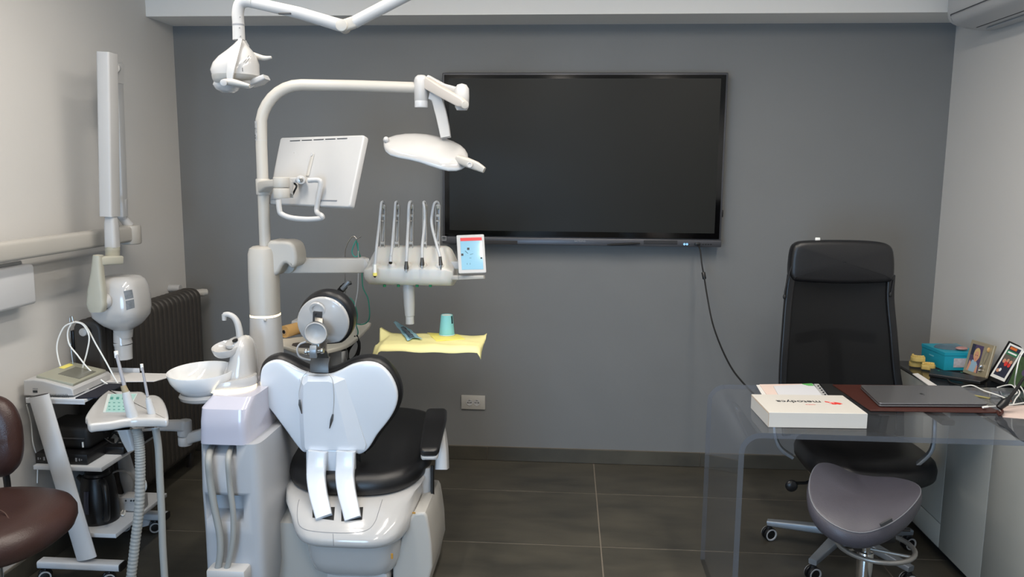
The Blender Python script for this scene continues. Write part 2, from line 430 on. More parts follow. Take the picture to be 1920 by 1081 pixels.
b = B(); b.box(((x0+x1)/2, Y0-.006, (zs+z0)/2-.001), (x1-x0, .022, zs-z0-.006), .004); b.make('bottom_bezel', bezel_m, t)
spk = mat('speaker mesh', (44, 44, 47), .7, bump=.5, bscale=900)
for pa, pb in ((880, 970), (1207, 1270)):
    a, c = at(pa, 452, Y0-.017), at(pb, 456, Y0-.017); b = B(); b.box(((a.x+c.x)/2, Y0-.018, (a.z+c.z)/2), (c.x-a.x, .003, .022), .001); b.make('speaker_grille', spk, t)
p = at(1087.5, 451.8, Y0-.018); text('maker_logo', 'SAMSUNG', .013, (p.x, Y0-.0182, p.z), (1, 0, 0), (0, 0, 1), greyink, t)
p = at(1286, 457.5, Y0-.018); b = B(); b.cyl((p.x-.008, Y0-.0175, p.z), (p.x-.008, Y0-.021, p.z), .006); b.cyl((p.x+.006, Y0-.0175, p.z), (p.x+.006, Y0-.021, p.z), .006); b.make('power_button', mat('blue lit button', (150, 200, 235), .3, emit=(120, 180, 230), es=.6), t)
b = B()
for px in (1292, 1303, 1318, 1323, 1328, 1333):
    p = at(px, 458, Y0-.018); b.box((p.x, Y0-.018, p.z), (.009 if px > 1300 else .004, .003, .006))
b.make('port', blk_p, t)
p = at(832.5, 446, Y0-.02); b = B(); b.box((p.x, Y0-.019, p.z-.002), (.026, .003, .026)); b.make('rating_sticker', greyink, t)
b = B(); b.box((p.x, Y0-.021, p.z+.003), (.017, .001, .006)); b.box((p.x, Y0-.021, p.z-.005), (.017, .001, .004)); b.make('sticker_print', ink, t)
p = at(1356.5, 400, Y0+.03); b = B(); b.box((x1+.004, Y0+.03, p.z), (.012, .02, .04), .003); b.make('side_bracket', blk_p, t)
# stylus
a, c = at(1138, 459, Y0-.026), at(1200, 456, Y0-.026); b = B(); b.tube([a, a+(c-a)*.15, a+(c-a)*.8, c], [.002, .0055, .006, .003], 10); b.make('stylus', blk_m, label='black stylus held on the lower bezel of the wall display', cat='stylus')
# cable
t = thing('display_cable', 'black cable hanging from the wall display down to the acrylic desk', 'cable', (at(1312, 460, Y0-.02)))
pts = [at(1309, 458, Y0-.022), at(1313, 470, Y0-.05), at(1316, 495, 4.3), at(1320, 517, 4.28), at(1326, 555, 4.2), at(1336, 605, 4.1), at(1352, 650, 3.95), at(1372, 690, 3.75), at(1393, 717, 3.55), at(1412, 737, 3.36), atz(1425, 752, .785)]
b = B(); b.tube(pts, .0042, 8, smooth=6); b.make('wire', blk_m, t)
b = B(); b.cyl(at(1318.6, 510, 4.285), at(1321, 523, 4.275), .010, 12, .002); b.make('ferrite_clamp', blk_p, t)
b = B(); b.box(at(1308, 457, Y0-.026), (.026, .018, .012), .002); b.make('plug', blk_p, t)

# ================================================================== wall socket
a, c = at(864, 739.5, YB), at(911, 767, YB); cx, cz = (a.x+c.x)/2, (a.z+c.z)/2
t = thing('wall_socket', 'white double power socket low on the grey back wall', 'socket', (cx, YB-.005, cz))
b = B(); b.box((cx, YB-.005, cz), (.138, .010, .082), .003); b.make('cover_plate', cream_p, t)
for s in (-1, 1):
    ox = cx+s*.021; b = B(); b.lathe([(.019, 0), (.019, .0015), (.0165, .002), (.0155, -.001), (.0, -.001)], (ox, YB-.0105, cz), (0, -1, 0), 24); sk = b.make('socket_face', white_s, t)
    b = B()
    for dx, dz in ((-.009, 0), (.009, 0), (0, .0), (0, .012)): b.cyl((ox+dx, YB-.009, cz+dz), (ox+dx, YB-.0135, cz+dz), .0028 if dx else .002, 10)
    b.make('pin_hole', blk_m, sk)

# ================================================================== radiator
YR0, YR1 = 3.32, 4.30; NS = 21; pitch = (YR1-YR0)/NS
t = thing('radiator', 'charcoal column radiator standing along the left wall by the corner', 'radiator', (-2.08, (YR0+YR1)/2, .09))
def radout(y):
    c = []
    x0, x1, z0, z1, r = -2.15, -2.02, .10, 1.0, .05
    for sx, sz, a0 in ((x1-r, z1-r, 0), (x0+r, z1-r, 90), (x0+r, z0+r, 180), (x1-r, z0+r, 270)):
        for k in range(6): an = R(a0+18*k); c.append(V(sx+r*math.cos(an), y, sz+r*math.sin(an)))
    return c
b = B(); b.prism(radout(YR0+.003), (0, -1, 0), pitch-.006, .014); s0 = b.make('radiator_section', rad_m, t)
for i in range(1, NS): screw_copy(s0, (0, i*pitch, 0), t)
b = B()
for z in (.15, .95): b.cyl((-2.085, YR0-.01, z), (-2.085, YR1+.02, z), .022, 14)
b.make('header_tube', rad_m, t)
b = B(); b.cyl((-2.085, YR0-.03, .95), (-2.085, YR0-.008, .95), .018, 14, .004); b.make('end_plug', white_s, t)
b = B(); b.lathe([(.010, 0), (.012, .02), (.02, .03), (.022, .06), (.018, .085), (.004, .092)], (-2.085, YR1+.015, .965), (.5, .4, 0), 18); b.make('valve_knob', cream_p, t)
b = B()
for z in (.12, ):
    for yy in (YR0+.1, YR1-.1): b.box((-2.085, yy, .05), (.03, .03, .11), .004)
b.make('foot', rad_m, t)
p = at(348, 540, YB-.02); b = B(); b.cyl((-2.12, YB-.2, 1.0), (-2.183, YB-.2, 1.0), .02, 14); b.make('wall_bracket', white_s, t)
# black socket on the left wall beyond the trolley
p = atx(149, 633, XL+.01); t = thing('wall_switch', 'black socket on the left wall between wire stand and radiator', 'socket', (XL+.01, p.y, p.z))
b = B(); b.box((XL+.008, p.y, p.z), (.014, .10, .085), .003); b.make('cover_plate', blk_p, t)
b = B(); b.box((XL+.016, p.y, p.z), (.004, .04, .045), .001); b.make('insert', dgrey_p, t)
# ================================================================== X-ray unit on the left wall
t = thing('xray_unit', 'white wall mounted dental x-ray with folded arm and cone head', 'x-ray machine', (XL, 3.0, 1.34))
AX = -2.085
# long horizontal arm
b = B(); pa, pb = V(AX, 2.55, 1.345), V(AX, 3.72, 1.345)
b.sweep([pa, pb], .062, .074, (1, 0, 0), rnd=.45); b.make('wall_arm', cream_p, t)
b = B(); b.cyl(V(AX, 3.72, 1.295), V(AX, 3.72, 1.385), .05, 28, .008); b.make('arm_pivot', cream_p, t)
# rear link going up and front link coming down
b = B(); q0, q1 = at(228, 405, 3.68), at(218, 116, 3.62)
b.sweep([q0, q1], [.042, .034], .05, (1, 0, 0), rnd=.3); b.make('rear_link', lgrey_p, t)
b = B(); b.tube([V(AX, 3.72, 1.38), at(228, 405, 3.70)], [.022, .02], 14); b.tube([at(229, 372, 3.68), at(228, 408, 3.69)], .024, 14); b.make('link_yoke', white_s, t)
b = B(); b.box(at(220.5, 376, 3.60), (.012, .02, .03), .002); b.make('joint_gap', blk_p, t)
b = B(); p0, p1 = at(201, 99, 3.36), at(206, 405, 3.36)
b.sweep([p0, p1], .056, .075, (1, 0, 0), rnd=.3); b.make('front_link', white_s, t)
b = B(); m0, m1 = at(214, 128, 3.40), at(219, 126, 3.6); b.cyl(m0, m1, .022, 18, .004); b.sweep([at(217, 118, 3.5), at(217, 155, 3.5)], .02, .10, (1, 0, 0)); b.make('top_hinge', lgrey_p, t)
b = B(); b.sweep([at(208, 398, 3.36), at(209, 420, 3.36), at(211, 463, 3.36)], [.034, .048, .052], [.04, .05, .052], (1, 0, 0), rnd=.5); b.make('yoke_neck', white_s, t)
b = B(); b.tube([at(211, 462, 3.36), at(211, 494, 3.36)], [.029, .030], 24); b.tube([at(211, 466, 3.36), at(211, 469, 3.36)], .0305, 24); b.sweep([at(205, 488, 3.35), at(186, 490, 3.2)], .036, .05, (0, 0, 1), rnd=.4)
b.sweep([at(222, 487, 3.30), at(196, 488, 3.22), at(179, 490, 3.19)], .036, [.05, .048], (0, 0, 1), rnd=.4)
k1, k2 = at(184, 486, 3.36), at(184, 570, 3.34)
b.sweep([at(184, 478, 3.19), at(183, 510, 3.19), at(182, 545, 3.19), at(182, 570, 3.19), at(183, 584, 3.19)], [.030, .046, .070, .080, .055], .04, (1, 0, 0), smooth=4, rnd=.6)
b.make('head_bracket', putty_p, t)
# tube head: a rounded body
HY = 3.33; c = at(228, 567, HY)
b = B(); rings = []
st = [(516, 34), (518, 50), (524, 62), (535, 69), (555, 73), (575, 74), (590, 71), (600, 64), (607, 53), (612, 40), (617, 27), (632, 24)]
for py, wpx in st:
    cc = at(224+(py-517)*.06+(1 if py > 600 else 0), py, HY); a = wpx*.66*HY/F
    rings.append(sq((cc.x, cc.y), a, a, cc.z, 3.4 if py < 600 else 2.3, 40))
b.loft(rings); TH_ = b.make('tube_head', white_p, t)
b = B(); q = at(199, 563, HY-.03); b.cyl(at(187, 565, 3.2), at(203, 564, 3.23), .030, 24, .004); b.make('head_joint', white_s, t)
b = B(); a0, a1, a2, a3 = at(229, 622, HY), at(230, 640, HY), at(231, 645, HY), at(233, 672, HY)
b.tube([a0, a1], [.036, .0375], 28); b.tube([a1, a2], [.039, .039], 28); b.tube([a2, a3], [.037, .0345], 28, cap=True); b.make('cone', white_p, t)
n = V(.35, -1, .05).normalized()
for (u0, v0, u1, v1) in (((231.5, 545.5), (247.5, 542.5), (250.5, 558), (235, 561.5)), ((235.5, 564), (251, 560.5), (252.5, 576.5), (237, 581))):
    b = B(); drape(b, TH_, (u0, v0, u1, v1)); lb = b.make('rating_label', mat('grey label', (120, 126, 132), .5, var=.35, vscale=60), t)
# wall housing at the left edge
t = thing('xray_control_box', 'white box mounted on the left wall below the long x-ray arm', 'control box', (XL, 2.9, 1.18))
pf = [atx(43, 503, XL+.09), atx(43, 566, XL+.09)]
b = B(); yE = 3.03; b.box((XL+.045, yE-.35, 1.20), (.088, .7, .16), .014, seg=3); b.make('housing', mat('pale grey plastic', (200, 202, 206), .4), t)
b = B(); b.box((XL+.03, yE-.355, 1.285), (.056, .66, .022), .008); b.make('top_cap', white_s, t)

# ================================================================== trolley beside the radiator
TN, TF = 2.96, 3.38
xl_, xr_ = -2.135, -1.862
t = thing('equipment_trolley', 'white metal three shelf trolley with slanted legs beside the radiator', 'trolley', (-1.99, 3.17, 0))
wmet = mat('white powder coat', (205, 208, 212), .38, var=.03)
def shelfbox(pa, pb, pfar, nm, z_th=.018, lip=False):
    a, c, f = at(*pa, TN), at(*pb, TN), at(*pfar, TF)
    z = (a.z+c.z)/2; x0, x1 = max(a.x, XL+.012), c.x
    b = B(); b.box(((x0+x1)/2, (TN+TF)/2, z-z_th/2), (x1-x0, TF-TN, z_th), .002)
    if lip:
        b.box(((x0+x1)/2, TN+.002, z-.008), (x1-x0, .004, .022), .0015); b.box(((x0+x1)/2, TF-.002, z-.002+.012), (x1-x0, .004, .03), .0015)
    b.make(nm, wmet, t); return x0, x1, z
s1 = shelfbox((48, 748), (158, 748), (255, 712), 'shelf', .012, True)
s2 = shelfbox((62, 873), (190, 875), (277, 818), 'shelf')
s3 = shelfbox((135, 998), (217, 1000), (296, 930), 'shelf')
def post(y, pt, pb, wt):
    a, c = at(*pt, y), at(*pb, y); b = B(); b.tube([a, c], wt/2, 20, flat=.45, xax=(1, 0, 0)); b.make('slanted_leg', wmet, t)
    b = B(); b.tube([a-(c-a)*.002, a+(c-a)*.004], wt/2-.003, 20, flat=.42, xax=(1, 0, 0)); b.make('leg_cap', blk_p, t); return a, c
post(TN-.03, (73, 741), (163, 1046), .084)
post(TF+.02, (186, 716), (268, 985), .08)
for y, pa, pb in ((TN-.03, (76, 1049), (228, 1049)), (TF+.02, (232, 970), (312, 970))):
    a, c = at(*pa, y), at(*pb, y); a.z = c.z = .075
    b = B(); b.sweep([a, c], .05, .03, (0, 1, 0), rnd=.5); f = b.make('foot_bar', wmet, t)
    b = B(); b.sweep([c, c+V(.006, 0, 0)], .05, .03, (0, 1, 0), rnd=.5); b.make('end_cap', blk_p, f)
def caster(parent, x, y, r=.028, ang=0, top=None):
    d = V(math.cos(ang), math.sin(ang), 0); c = V(x, y, r+.001)
    b = B()
    for s in (-1, 1): b.cyl(c+d*s*.004, c+d*s*.018, r, 24, .004)
    b.box((x, y, r*1.5), (.022, .022, r*1.5), .004); b.cyl((x, y, r*1.4), (x, y, top or r*2.4), .006, 10)
    o = b.make('caster', blk_p, parent)
    b = B()
    for s in (-1, 1): b.lathe([(r*.78, 0), (r*.9, .0015), (r*.9, .003), (r*.72, .003), (r*.66, .0)], c+d*s*.0178, d*s, 24, cap=False)
    b.make('wheel_rim', lgrey_p, o)
for y, (pa, pb) in ((TN-.03, ((88, 1076), (207, 1076))), (TF+.02, ((238, 1000), (293, 994)))):
    for pp in (pa, pb): a = at(*pp, y); caster(t, a.x, y-.01, .026, R(-60))

# --- on the top shelf
Z1 = s1[2]
t = thing('curing_device', 'white desktop device with sloped olive display panel on the trolley top shelf', 'medical device', (-2.03, 3.07, Z1))
Yd0 = 2.985
prof = [(44, 748), (44, 719), (62, 716.5), (80, 719), (133, 733), (137, 737), (138, 748)]
fp = [at(px, py, Yd0) for px, py in prof]
zb = min(p.z for p in fp)
for p in fp: p.z += Z1+.002-zb
b = B(); b.prism([V(p.x, Yd0, p.z) for p in fp], (0, -1, 0), .27, .006); b.make('body', white_s, t, ang=30)
u = (fp[4]-fp[2]).normalized(); nn = V(-u.z, 0, u.x)
if nn.z < 0: nn = -nn
def onpanel(s, d, h=.0): return fp[2]+u*s*(fp[4]-fp[2]).length+V(0, d, 0)+nn*h
b = B(); q = [onpanel(.0, .02, .012), onpanel(.98, .02, .012), onpanel(.98, .25, .012), onpanel(.0, .25, .012)]; b.prism(q, nn, .012, .003); b.make('control_panel', panel_m, t)
b = B(); b.prism([onpanel(.32, .08, .0135), onpanel(.9, .08, .0135), onpanel(.9, .2, .0135), onpanel(.32, .2, .0135)], nn, .002); b.make('lcd', lcd_m, t)
b = B(); b.prism([onpanel(.06, .15, .0135), onpanel(.2, .15, .0135), onpanel(.2, .22, .0135), onpanel(.06, .22, .0135)], nn, .002); b.make('warning_sticker', yel2_m, t)
b = B()
for i in range(12):
    px = 91+i*3.1; a, c = at(px, 738, Yd0), at(px+3, 745, Yd0); b.tube([a, c], .0012, 4)
b.make('air_slot', ink, t)
p = at(66, 733.5, Yd0-.001); b = B(); b.box(p, (.018, .002, .009)); b.make('marking', ink, t)
p = at(66, 728, Yd0-.001); b = B()
for i in range(4): b.box(p+V(-.008+i*.0055, 0, 0), (.003, .002, .004))
b.make('lettering', greyink, t)
b = B(); p = at(140, 735, 3.1); q = at(160, 722, 3.2); b.tube([at(128, 726, 3.1), at(150, 722, 3.1), at(163, 733, 3.08)], [.014, .018, .012], 14, smooth=3); b.make('rounded_front', white_s, t)
# wire stand and cables
def wires(name, paths, r, m, label, cat, group=None, smooth=7):
    b = B()
    for p in paths: b.tube(p, r, 8, smooth=smooth)
    return b.make(name, m, label=label, cat=cat, group=group)
YW1 = 3.2
wires('wire_stand', [[at(140, 702, YW1), at(133, 650, YW1), at(131, 600, YW1), at(132, 594, YW1), at(135, 593, YW1), at(137, 603, YW1)], [at(137, 604, YW1), at(141, 600, YW1+.01), at(141, 594, YW1)]], .0016, steel, 'thin steel wire stand holding white cables above the trolley', 'wire stand', smooth=5)
cb = [[(138, 604), (120, 613), (108, 640), (108, 665), (118, 695), (140, 712), (158, 730), (168, 735), (172, 728), (163, 718)],
      [(134, 606), (127, 622), (130, 645), (145, 665), (165, 690), (190, 712), (205, 722)],
      [(137, 603), (155, 608), (167, 630), (163, 660), (155, 690), (158, 710), (175, 722), (200, 727)],
      [(140, 602), (160, 610), (180, 645), (200, 680), (213, 705), (222, 722), (210, 728), (185, 724)]]
wires('looped_cable', [[at(x, y, 3.16+.02*k) for x, y in c] for k, c in enumerate(cb)], .0032, wbulb, 'white cables looped over the wire stand on the trolley', 'cable')
def sheet(name, pts, th, m, label, cat, n=(0, 0, 1), bev=0, parent=None, group=None):
    b = B(); b.prism(pts, n, th, bev); return b.make(name, m, parent, label=label, cat=cat, group=group)
def zq(pix, z): return [atz(x, y, z) for x, y in pix]
ZZ = Z1+.004
def clampx(pts, a, c):
    for p in pts: p.x = min(max(p.x, a), c)
    return pts
sheet('paper_sheet', [V(-2.03, 3.2, Z1+.006), V(-1.75, 3.24, Z1+.006), V(-1.70, 3.37, Z1+.006), V(-2.0, 3.368, Z1+.006)], .003, white_pap, 'loose white paper sheet overhanging the trolley top shelf', 'paper')
sheet('navy_cloth', [V(-1.93, 2.97, Z1+.006), V(-1.85, 2.985, Z1+.006), V(-1.845, 3.19, Z1+.006), V(-1.93, 3.19, Z1+.006)], .005, navy_m, 'folded navy cloth on the corner of the trolley top shelf', 'cloth')
a = at(167, 697, 3.34); b = B(); b.box((a.x, 3.34, Z1+.022), (.06, .04, .036), .004); b.make('white_card_box', white_pap, label='small white card box at the back of the trolley top', cat='box')
# --- middle shelf
Z2 = s2[2]; x0, x1, _ = s2
t = thing('black_product_box', 'flat black cardboard box with white print on the trolley middle shelf', 'box', (-2.03, 3.05, Z2))
b = B(); a, c = at(63, 870, 2.975), at(160, 871, 2.975); b.box(((a.x+c.x)/2+.006, 3.08, Z2+.0225), (c.x-a.x, .2, .043), .002); b.make('carton', blk_p, t)
b = B(); yy = 2.979
for px, s in ((72, .008), (76, .005), (83, .012), (127, .014), (143, .012), (149, .008), (153, .005)):
    p = at(px, 863, yy); b.box((p.x, yy, Z2+.022), (s*.55, .002, s*1.2))
b.make('white_print', greyink, t)
t = thing('black_case', 'black zipped case lying on the black box in the trolley', 'case', (-2.0, 3.15, Z2+.045))
b = B(); b.box((-2.03, 3.12, Z2+.093), (.21, .18, .094), .018, seg=3); b.make('case_body', blk_m, t)
b = B(); p = at(156, 833, 3.03); b.box((p.x, 3.028, p.z), (.006, .003, .022)); b.make('zip_tag', wbulb, t)
b = B(); b.tube([V(-2.12, 3.027, Z2+.093), V(-1.94, 3.027, Z2+.093)], .003, 6); b.make('zip', dgrey_p, t)
t = thing('power_adapter', 'black power adapter with coiled lead on the trolley middle shelf', 'adapter', (-1.86, 3.15, Z2))
b = B(); b.box((-1.87, 3.13, Z2+.018), (.09, .05, .033), .005, M=None); b.make('adapter_body', blk_p, t)
b = B(); rr = random.Random(3)
for k in range(6):
    pts = [V(-1.9+rr.uniform(-.05, .07), 3.17+rr.uniform(-.05, .09), Z2+rr.uniform(.03, .13)) for _ in range(7)]; b.tube(pts, .0035, 6, smooth=5)
b.make('lead', blk_m, t)
t = thing('green_pack', 'small dark pack with green stripe behind the adapter in the trolley', 'pack', (-1.85, 3.3, Z2))
b = B(); b.box((-1.87, 3.31, Z2+.07), (.10, .10, .138), .006); b.make('pack_body', blk_p, t)
b = B(); b.box((-1.87, 3.31, Z2+.142), (.09, .09, .004), .001); b.make('green_label', grn_i, t)
# --- bottom shelf
Z3 = s3[2]
t = thing('electric_kettle', 'black electric kettle on the bottom shelf of the trolley', 'kettle', (-1.95, 3.09, Z3))
kc = at(186, 940, 3.09); kx = kc.x+.0
kp = [(.0, 0), (.074, 0), (.077, .012), (.074, .02), (.076, .05), (.073, .10), (.066, .16), (.06, .185), (.057, .196), (.0, .200)]
b = B(); b.lathe([(max(r, .001), h) for r, h in kp], (kx, 3.09, Z3), (0, 0, 1), 36); b.make('kettle_body', blk_p, t)
b = B(); b.lathe([(.05, 0), (.045, .01), (.03, .014), (.012, .018), (.008, .024), (.001, .026)], (kx, 3.09, Z3+.198), (0, 0, 1), 24); b.make('lid', blk_p, t)
hd = V(.62, -.6, 0).normalized()
b = B(); base = V(kx, 3.09, Z3)
b.tube([base+hd*.05+V(0, 0, .185), base+hd*.095+V(0, 0, .180), base+hd*.115+V(0, 0, .13), base+hd*.112+V(0, 0, .08), base+hd*.098+V(0, 0, .035), base+hd*.06+V(0, 0, .03)], [.012, .013, .011, .011, .012, .013], 12, smooth=5); b.make('handle', blk_p, t)
gd = V(-.1, -1, 0).normalized(); b = B()
b.sweep([base+gd*.072+V(0, 0, .15), base+gd*.078+V(0, 0, .10), base+gd*.079+V(0, 0, .055)], .02, .006, (1, 0, 0), smooth=3, rnd=.8); b.make('water_gauge', mat('smoky gauge', (58, 62, 78), .15), t)
b = B(); b.lathe([(.03, 0), (.014, .02), (.01, .04)], base+V(-.05, .0, .165), (-1, 0, .6), 14); b.make('spout', blk_p, t)
t = thing('white_adapter_box', 'small white box with sockets on the trolley bottom shelf', 'box', (-1.84, 3.25, Z3))
b = B(); q = at(248, 925, 3.18); b.box((q.x-.01, 3.2, Z3+.034), (.10, .07, .062), .006); b.make('box_body', white_s, t)
b = B()
for px in (236, 246, 251): p = at(px, 938, 3.163); b.cyl(p, p+V(0, -.002, 0), .004, 8)
b.make('socket_hole', ink, t)
cc = at(226, 905, 3.33)
b = B(); b.lathe([(.055, -.012), (.06, -.012), (.06, .012), (.055, .012)], cc, (.25, -1, .1), 36, cap=False); b.make('white_reel', white_s, label='white ring shaped cable reel behind the kettle', cat='reel')
wires('coiled_lead', [[at(258, 893, 3.2), at(270, 898, 3.2), at(274, 912, 3.2), at(268, 925, 3.2)], [at(255, 900, 3.22), at(266, 902, 3.22), at(269, 915, 3.22)], [atz(228, 960, Z3+.006), atz(235, 950, Z3+.006), atz(232, 965, Z3+.006), atz(224, 962, Z3+.006)]], .004, wbulb, 'white lead coiled behind the small white box', 'cable')
wires('wall_lead', [[atx(50, 758, XL+.02), atx(58, 790, XL+.012), atx(62, 830, XL+.012), atx(70, 860, XL+.012), atx(70, 905, XL+.012)]], .0025, wbulb, 'thin white lead hanging against the left wall behind the trolley', 'cable')

# ================================================================== brown stool, lower left
t = thing('brown_stool', 'brown leather dentist stool with round seat and backrest, lower left corner', 'stool', (-1.87, 2.38, 0))
def cushion(px0, px1, py0, py1, y, depth, nm, bulge, n=2.6):
    a, c = at(px0, (py0+py1)/2, y), at(px1, (py0+py1)/2, y)
    return a, c
sx_, sy_2 = -1.835, 2.52
a = atz(131, 985, .47)
b = B(); rings = []
for z, s in ((.435, .70), (.44, .88), (.455, .96), (.48, 1.0), (.505, 1.0), (.528, .95), (.542, .85), (.55, .65), (.547, .4), (.538, .12)): rings.append(sq((-1.868, 2.38), .236*s, .25*s, z, 2.4, 44))
b.loft(rings); b.make('seat', brown_l, t)
b = B(); b.tube([V(-1.70, 2.26, .540), V(-1.80, 2.36, .549), V(-1.90, 2.42, .549), V(-1.93, 2.56, .543)], .0022, 6, smooth=6)
b.tube([V(-1.90, 2.43, .549), V(-1.98, 2.40, .548), V(-2.05, 2.38, .540)], .0022, 6, smooth=6); b.make('seam', mat('brown thread', (84, 60, 52), .5), t)
BR = 2.68; rings = []
for y, s in ((BR-.05, .12), (BR-.047, .5), (BR-.04, .8), (BR-.02, .95), (BR, 1), (BR+.02, .97), (BR+.035, .85)):
    cc = at(-16, 818, BR); rings.append([V(p.x, y, p.y) for p in [V(cc.x+ .112*s*math.copysign(abs(math.cos(k*PI/22))**.8, math.cos(k*PI/22)), cc.z+.155*s*math.copysign(abs(math.sin(k*PI/22))**.8, math.sin(k*PI/22)), 0) for k in range(44)]])
b = B(); b.loft(rings); b.make('backrest', brown_l, t)
b = B(); b.tube([V(-2.05, 2.70, .66), V(-2.04, 2.70, .45), V(-1.90, 2.48, .42)], .012, 10, smooth=4); b.make('back_bar', blk_p, t)
b = B(); b.cyl((-1.87, 2.38, .12), (-1.87, 2.38, .44), .025, 18); b.make('gas_column', steel, t)
for k in range(5):
    an = R(20+72*k); e = V(-1.87, 2.38, 0)+V(math.cos(an), math.sin(an), 0)*.24; b = B(); b.sweep([V(-1.87, 2.38, .12), e+V(0, 0, .08)], .04, .022, (0, 0, 1) if 0 else V(-math.sin(an), math.cos(an), 0), rnd=.5); b.make('leg', blk_p, t); caster(t, e.x, e.y, .026, an)
# ================================================================== DENTAL UNIT
U = thing('dental_unit', 'white dental unit tower with spittoon bowl, post and curved pole beside the chair', 'dental unit', (-1.25, 3.0, 0))
# water tower: stack of rounded horizontal sections
def section(x0, x1, y0, y1, z, n=7): return sq(((x0+x1)/2, (y0+y1)/2), (x1-x0)/2, (y1-y0)/2, z, n, 48)
FY = 2.76
L = lambda px, py: at(px, py, FY)
b = B(); rings = []
for py, pl, pr, yb in ((1200, 385, 470, 3.30), (1081, 382, 474, 3.30), (1000, 378, 470, 3.28), (920, 372, 466, 3.26), (830, 370, 460, 3.24)):
    a, c = L(pl, py), L(pr, py); z = max(a.z, .02); rings.append(section(a.x, c.x+.05, FY, yb, z, 10))
rings[-1] = section(L(370, 830).x, L(460, 830).x+.05, FY, 3.24, L(370, 830).z, 10)
b.loft(rings); b.make('tower_body', tower_m, U, ang=30)
# side seams
# front recesses: framed openings standing proud of the body
def recess(px0, px1, py0, py1, nm):
    a, c = L(px0, py0), L(px1, py1); x0, x1, zt, zb = a.x, c.x, a.z, c.z
    d = .05; y = FY-.002; b = B()
    v = [V(x0, y, zb), V(x1, y, zb), V(x1, y, zt), V(x0, y, zt)]; w = [V(x0+.008, y+d, zb+.02), V(x1-.008, y+d, zb+.02), V(x1-.008, y+d, zt), V(x0+.008, y+d, zt)]
    return v, w
TB = bpy.data.objects['tower_body']
# cut the two niches with a boolean, applied through mesh evaluation
def cut(o, boxes):
    b = B()
    for (x0, x1, z0, z1, d) in boxes:
        v0 = [V(x0, FY-.05, z0), V(x1, FY-.05, z0), V(x1, FY-.05, z1), V(x0, FY-.05, z1)]
        v1 = [V(x0+.012, FY+d, z0+.035), V(x1-.012, FY+d, z0+.035), V(x1-.012, FY+d, z1), V(x0+.012, FY+d, z1)]
        b.loft([v0, v1])
    k = b.make('cutter', white_s, U)
    md = o.modifiers.new('cut', 'BOOLEAN'); md.operation = 'DIFFERENCE'; md.object = k; md.solver = 'EXACT'
    bpy.context.view_layer.update(); dg = bpy.context.evaluated_depsgraph_get()
    me = bpy.data.meshes.new_from_object(o.evaluated_get(dg)); o.modifiers.clear(); o.data = me; bpy.data.objects.remove(k, do_unlink=True)
cut(TB, [(L(378, 850).x, L(446, 850).x, L(400, 860).z, L(400, 831.5).z, .09), (L(382, 930).x, L(458, 930).x, L(400, 983).z, L(400, 927).z, .07)])
# block above the niches (milky, semi gloss) with tapering shoulders
b = B(); rings = []
a830 = L(370, 830); T = .93
for (py, pl, pr, dy, yb, n) in ((832, 370, 450, -.005, 3.15, 9), (805, 370, 448, -.008, 3.15, 9), (790, 370, 447, -.010, 3.15, 9), (766, 371, 449, 0, 3.15, 8)):
    y0 = FY+dy; a, c = at(pl, py, y0), at(pr, py, y0); rings.append(section(a.x, c.x+.03, y0, yb, a.z, n))
a, c = at(392, 742, FY+.05), at(455, 742, FY+.05); rings.append(section(a.x, c.x+.04, FY+.05, 3.12, a.z, 7))
b.loft(rings); b.make('tower_top', hazeglass, U, ang=30)
b = B(); rings = []
cxp = (a.x+c.x+.04)/2+.03; tz = a.z
zL = at(434, 723, 2.95).z; xL_ = at(434, 723, 2.95).x
b.loft([sq((xL_, 2.95), r_, r_, z_, 2.0, 44) for z_, r_ in ((tz-.01, .088), (tz+.004, .088), (zL-.012, .083), (zL-.005, .087))]); b.make('turntable', white_p, U)
# ---- spittoon base arm, led line, tower
SB = thing_y = 2.93
zA = at(430, 738, 2.85).z
b = B(); rings = []
def blob(cx, cy2, a, bb_, z, n=2.4): return sq((cx, cy2), a, bb_, z, n, 44)
# base plate stretching from under the bowl to the column
def base_ring(z, g, yoff=0):
    # egg outline: wide on the right (column), narrower under bowl at the left
    out = []
    xl2, xr2 = at(345, 725, 2.95).x, at(482, 720, 2.95).x
    for k in range(48):
        t_ = 2*PI*k/48; x = (xl2+xr2)/2+math.cos(t_)*(xr2-xl2)/2*g; hw = (.070+.030*(x-xl2)/(xr2-xl2))*g
        tt = (x-xl2)/(xr2-xl2); tt = max(0, min(1, tt)); tt = tt*tt*(3-2*tt)
        out.append(V(x, 2.95+math.sin(t_)*hw, zb_l+(zp-zb_l)*tt+z*(.45+.55*tt)))
    return out
zp = at(420, 738, 2.86).z
zp = zL+.005
zb_l = at(391, 740, 2.87).z
b.loft([base_ring(0, .9), base_ring(.006, .98), base_ring(.026, 1.0), base_ring(.04, .97)]); b.make('spittoon_base', white_p, U)
b = B(); b.loft([sq((xL_, 2.95), .094, .094, z_, 2.0, 44) for z_ in (zL-.006, zL+.006)]); b.make('led_line', led_m, U)
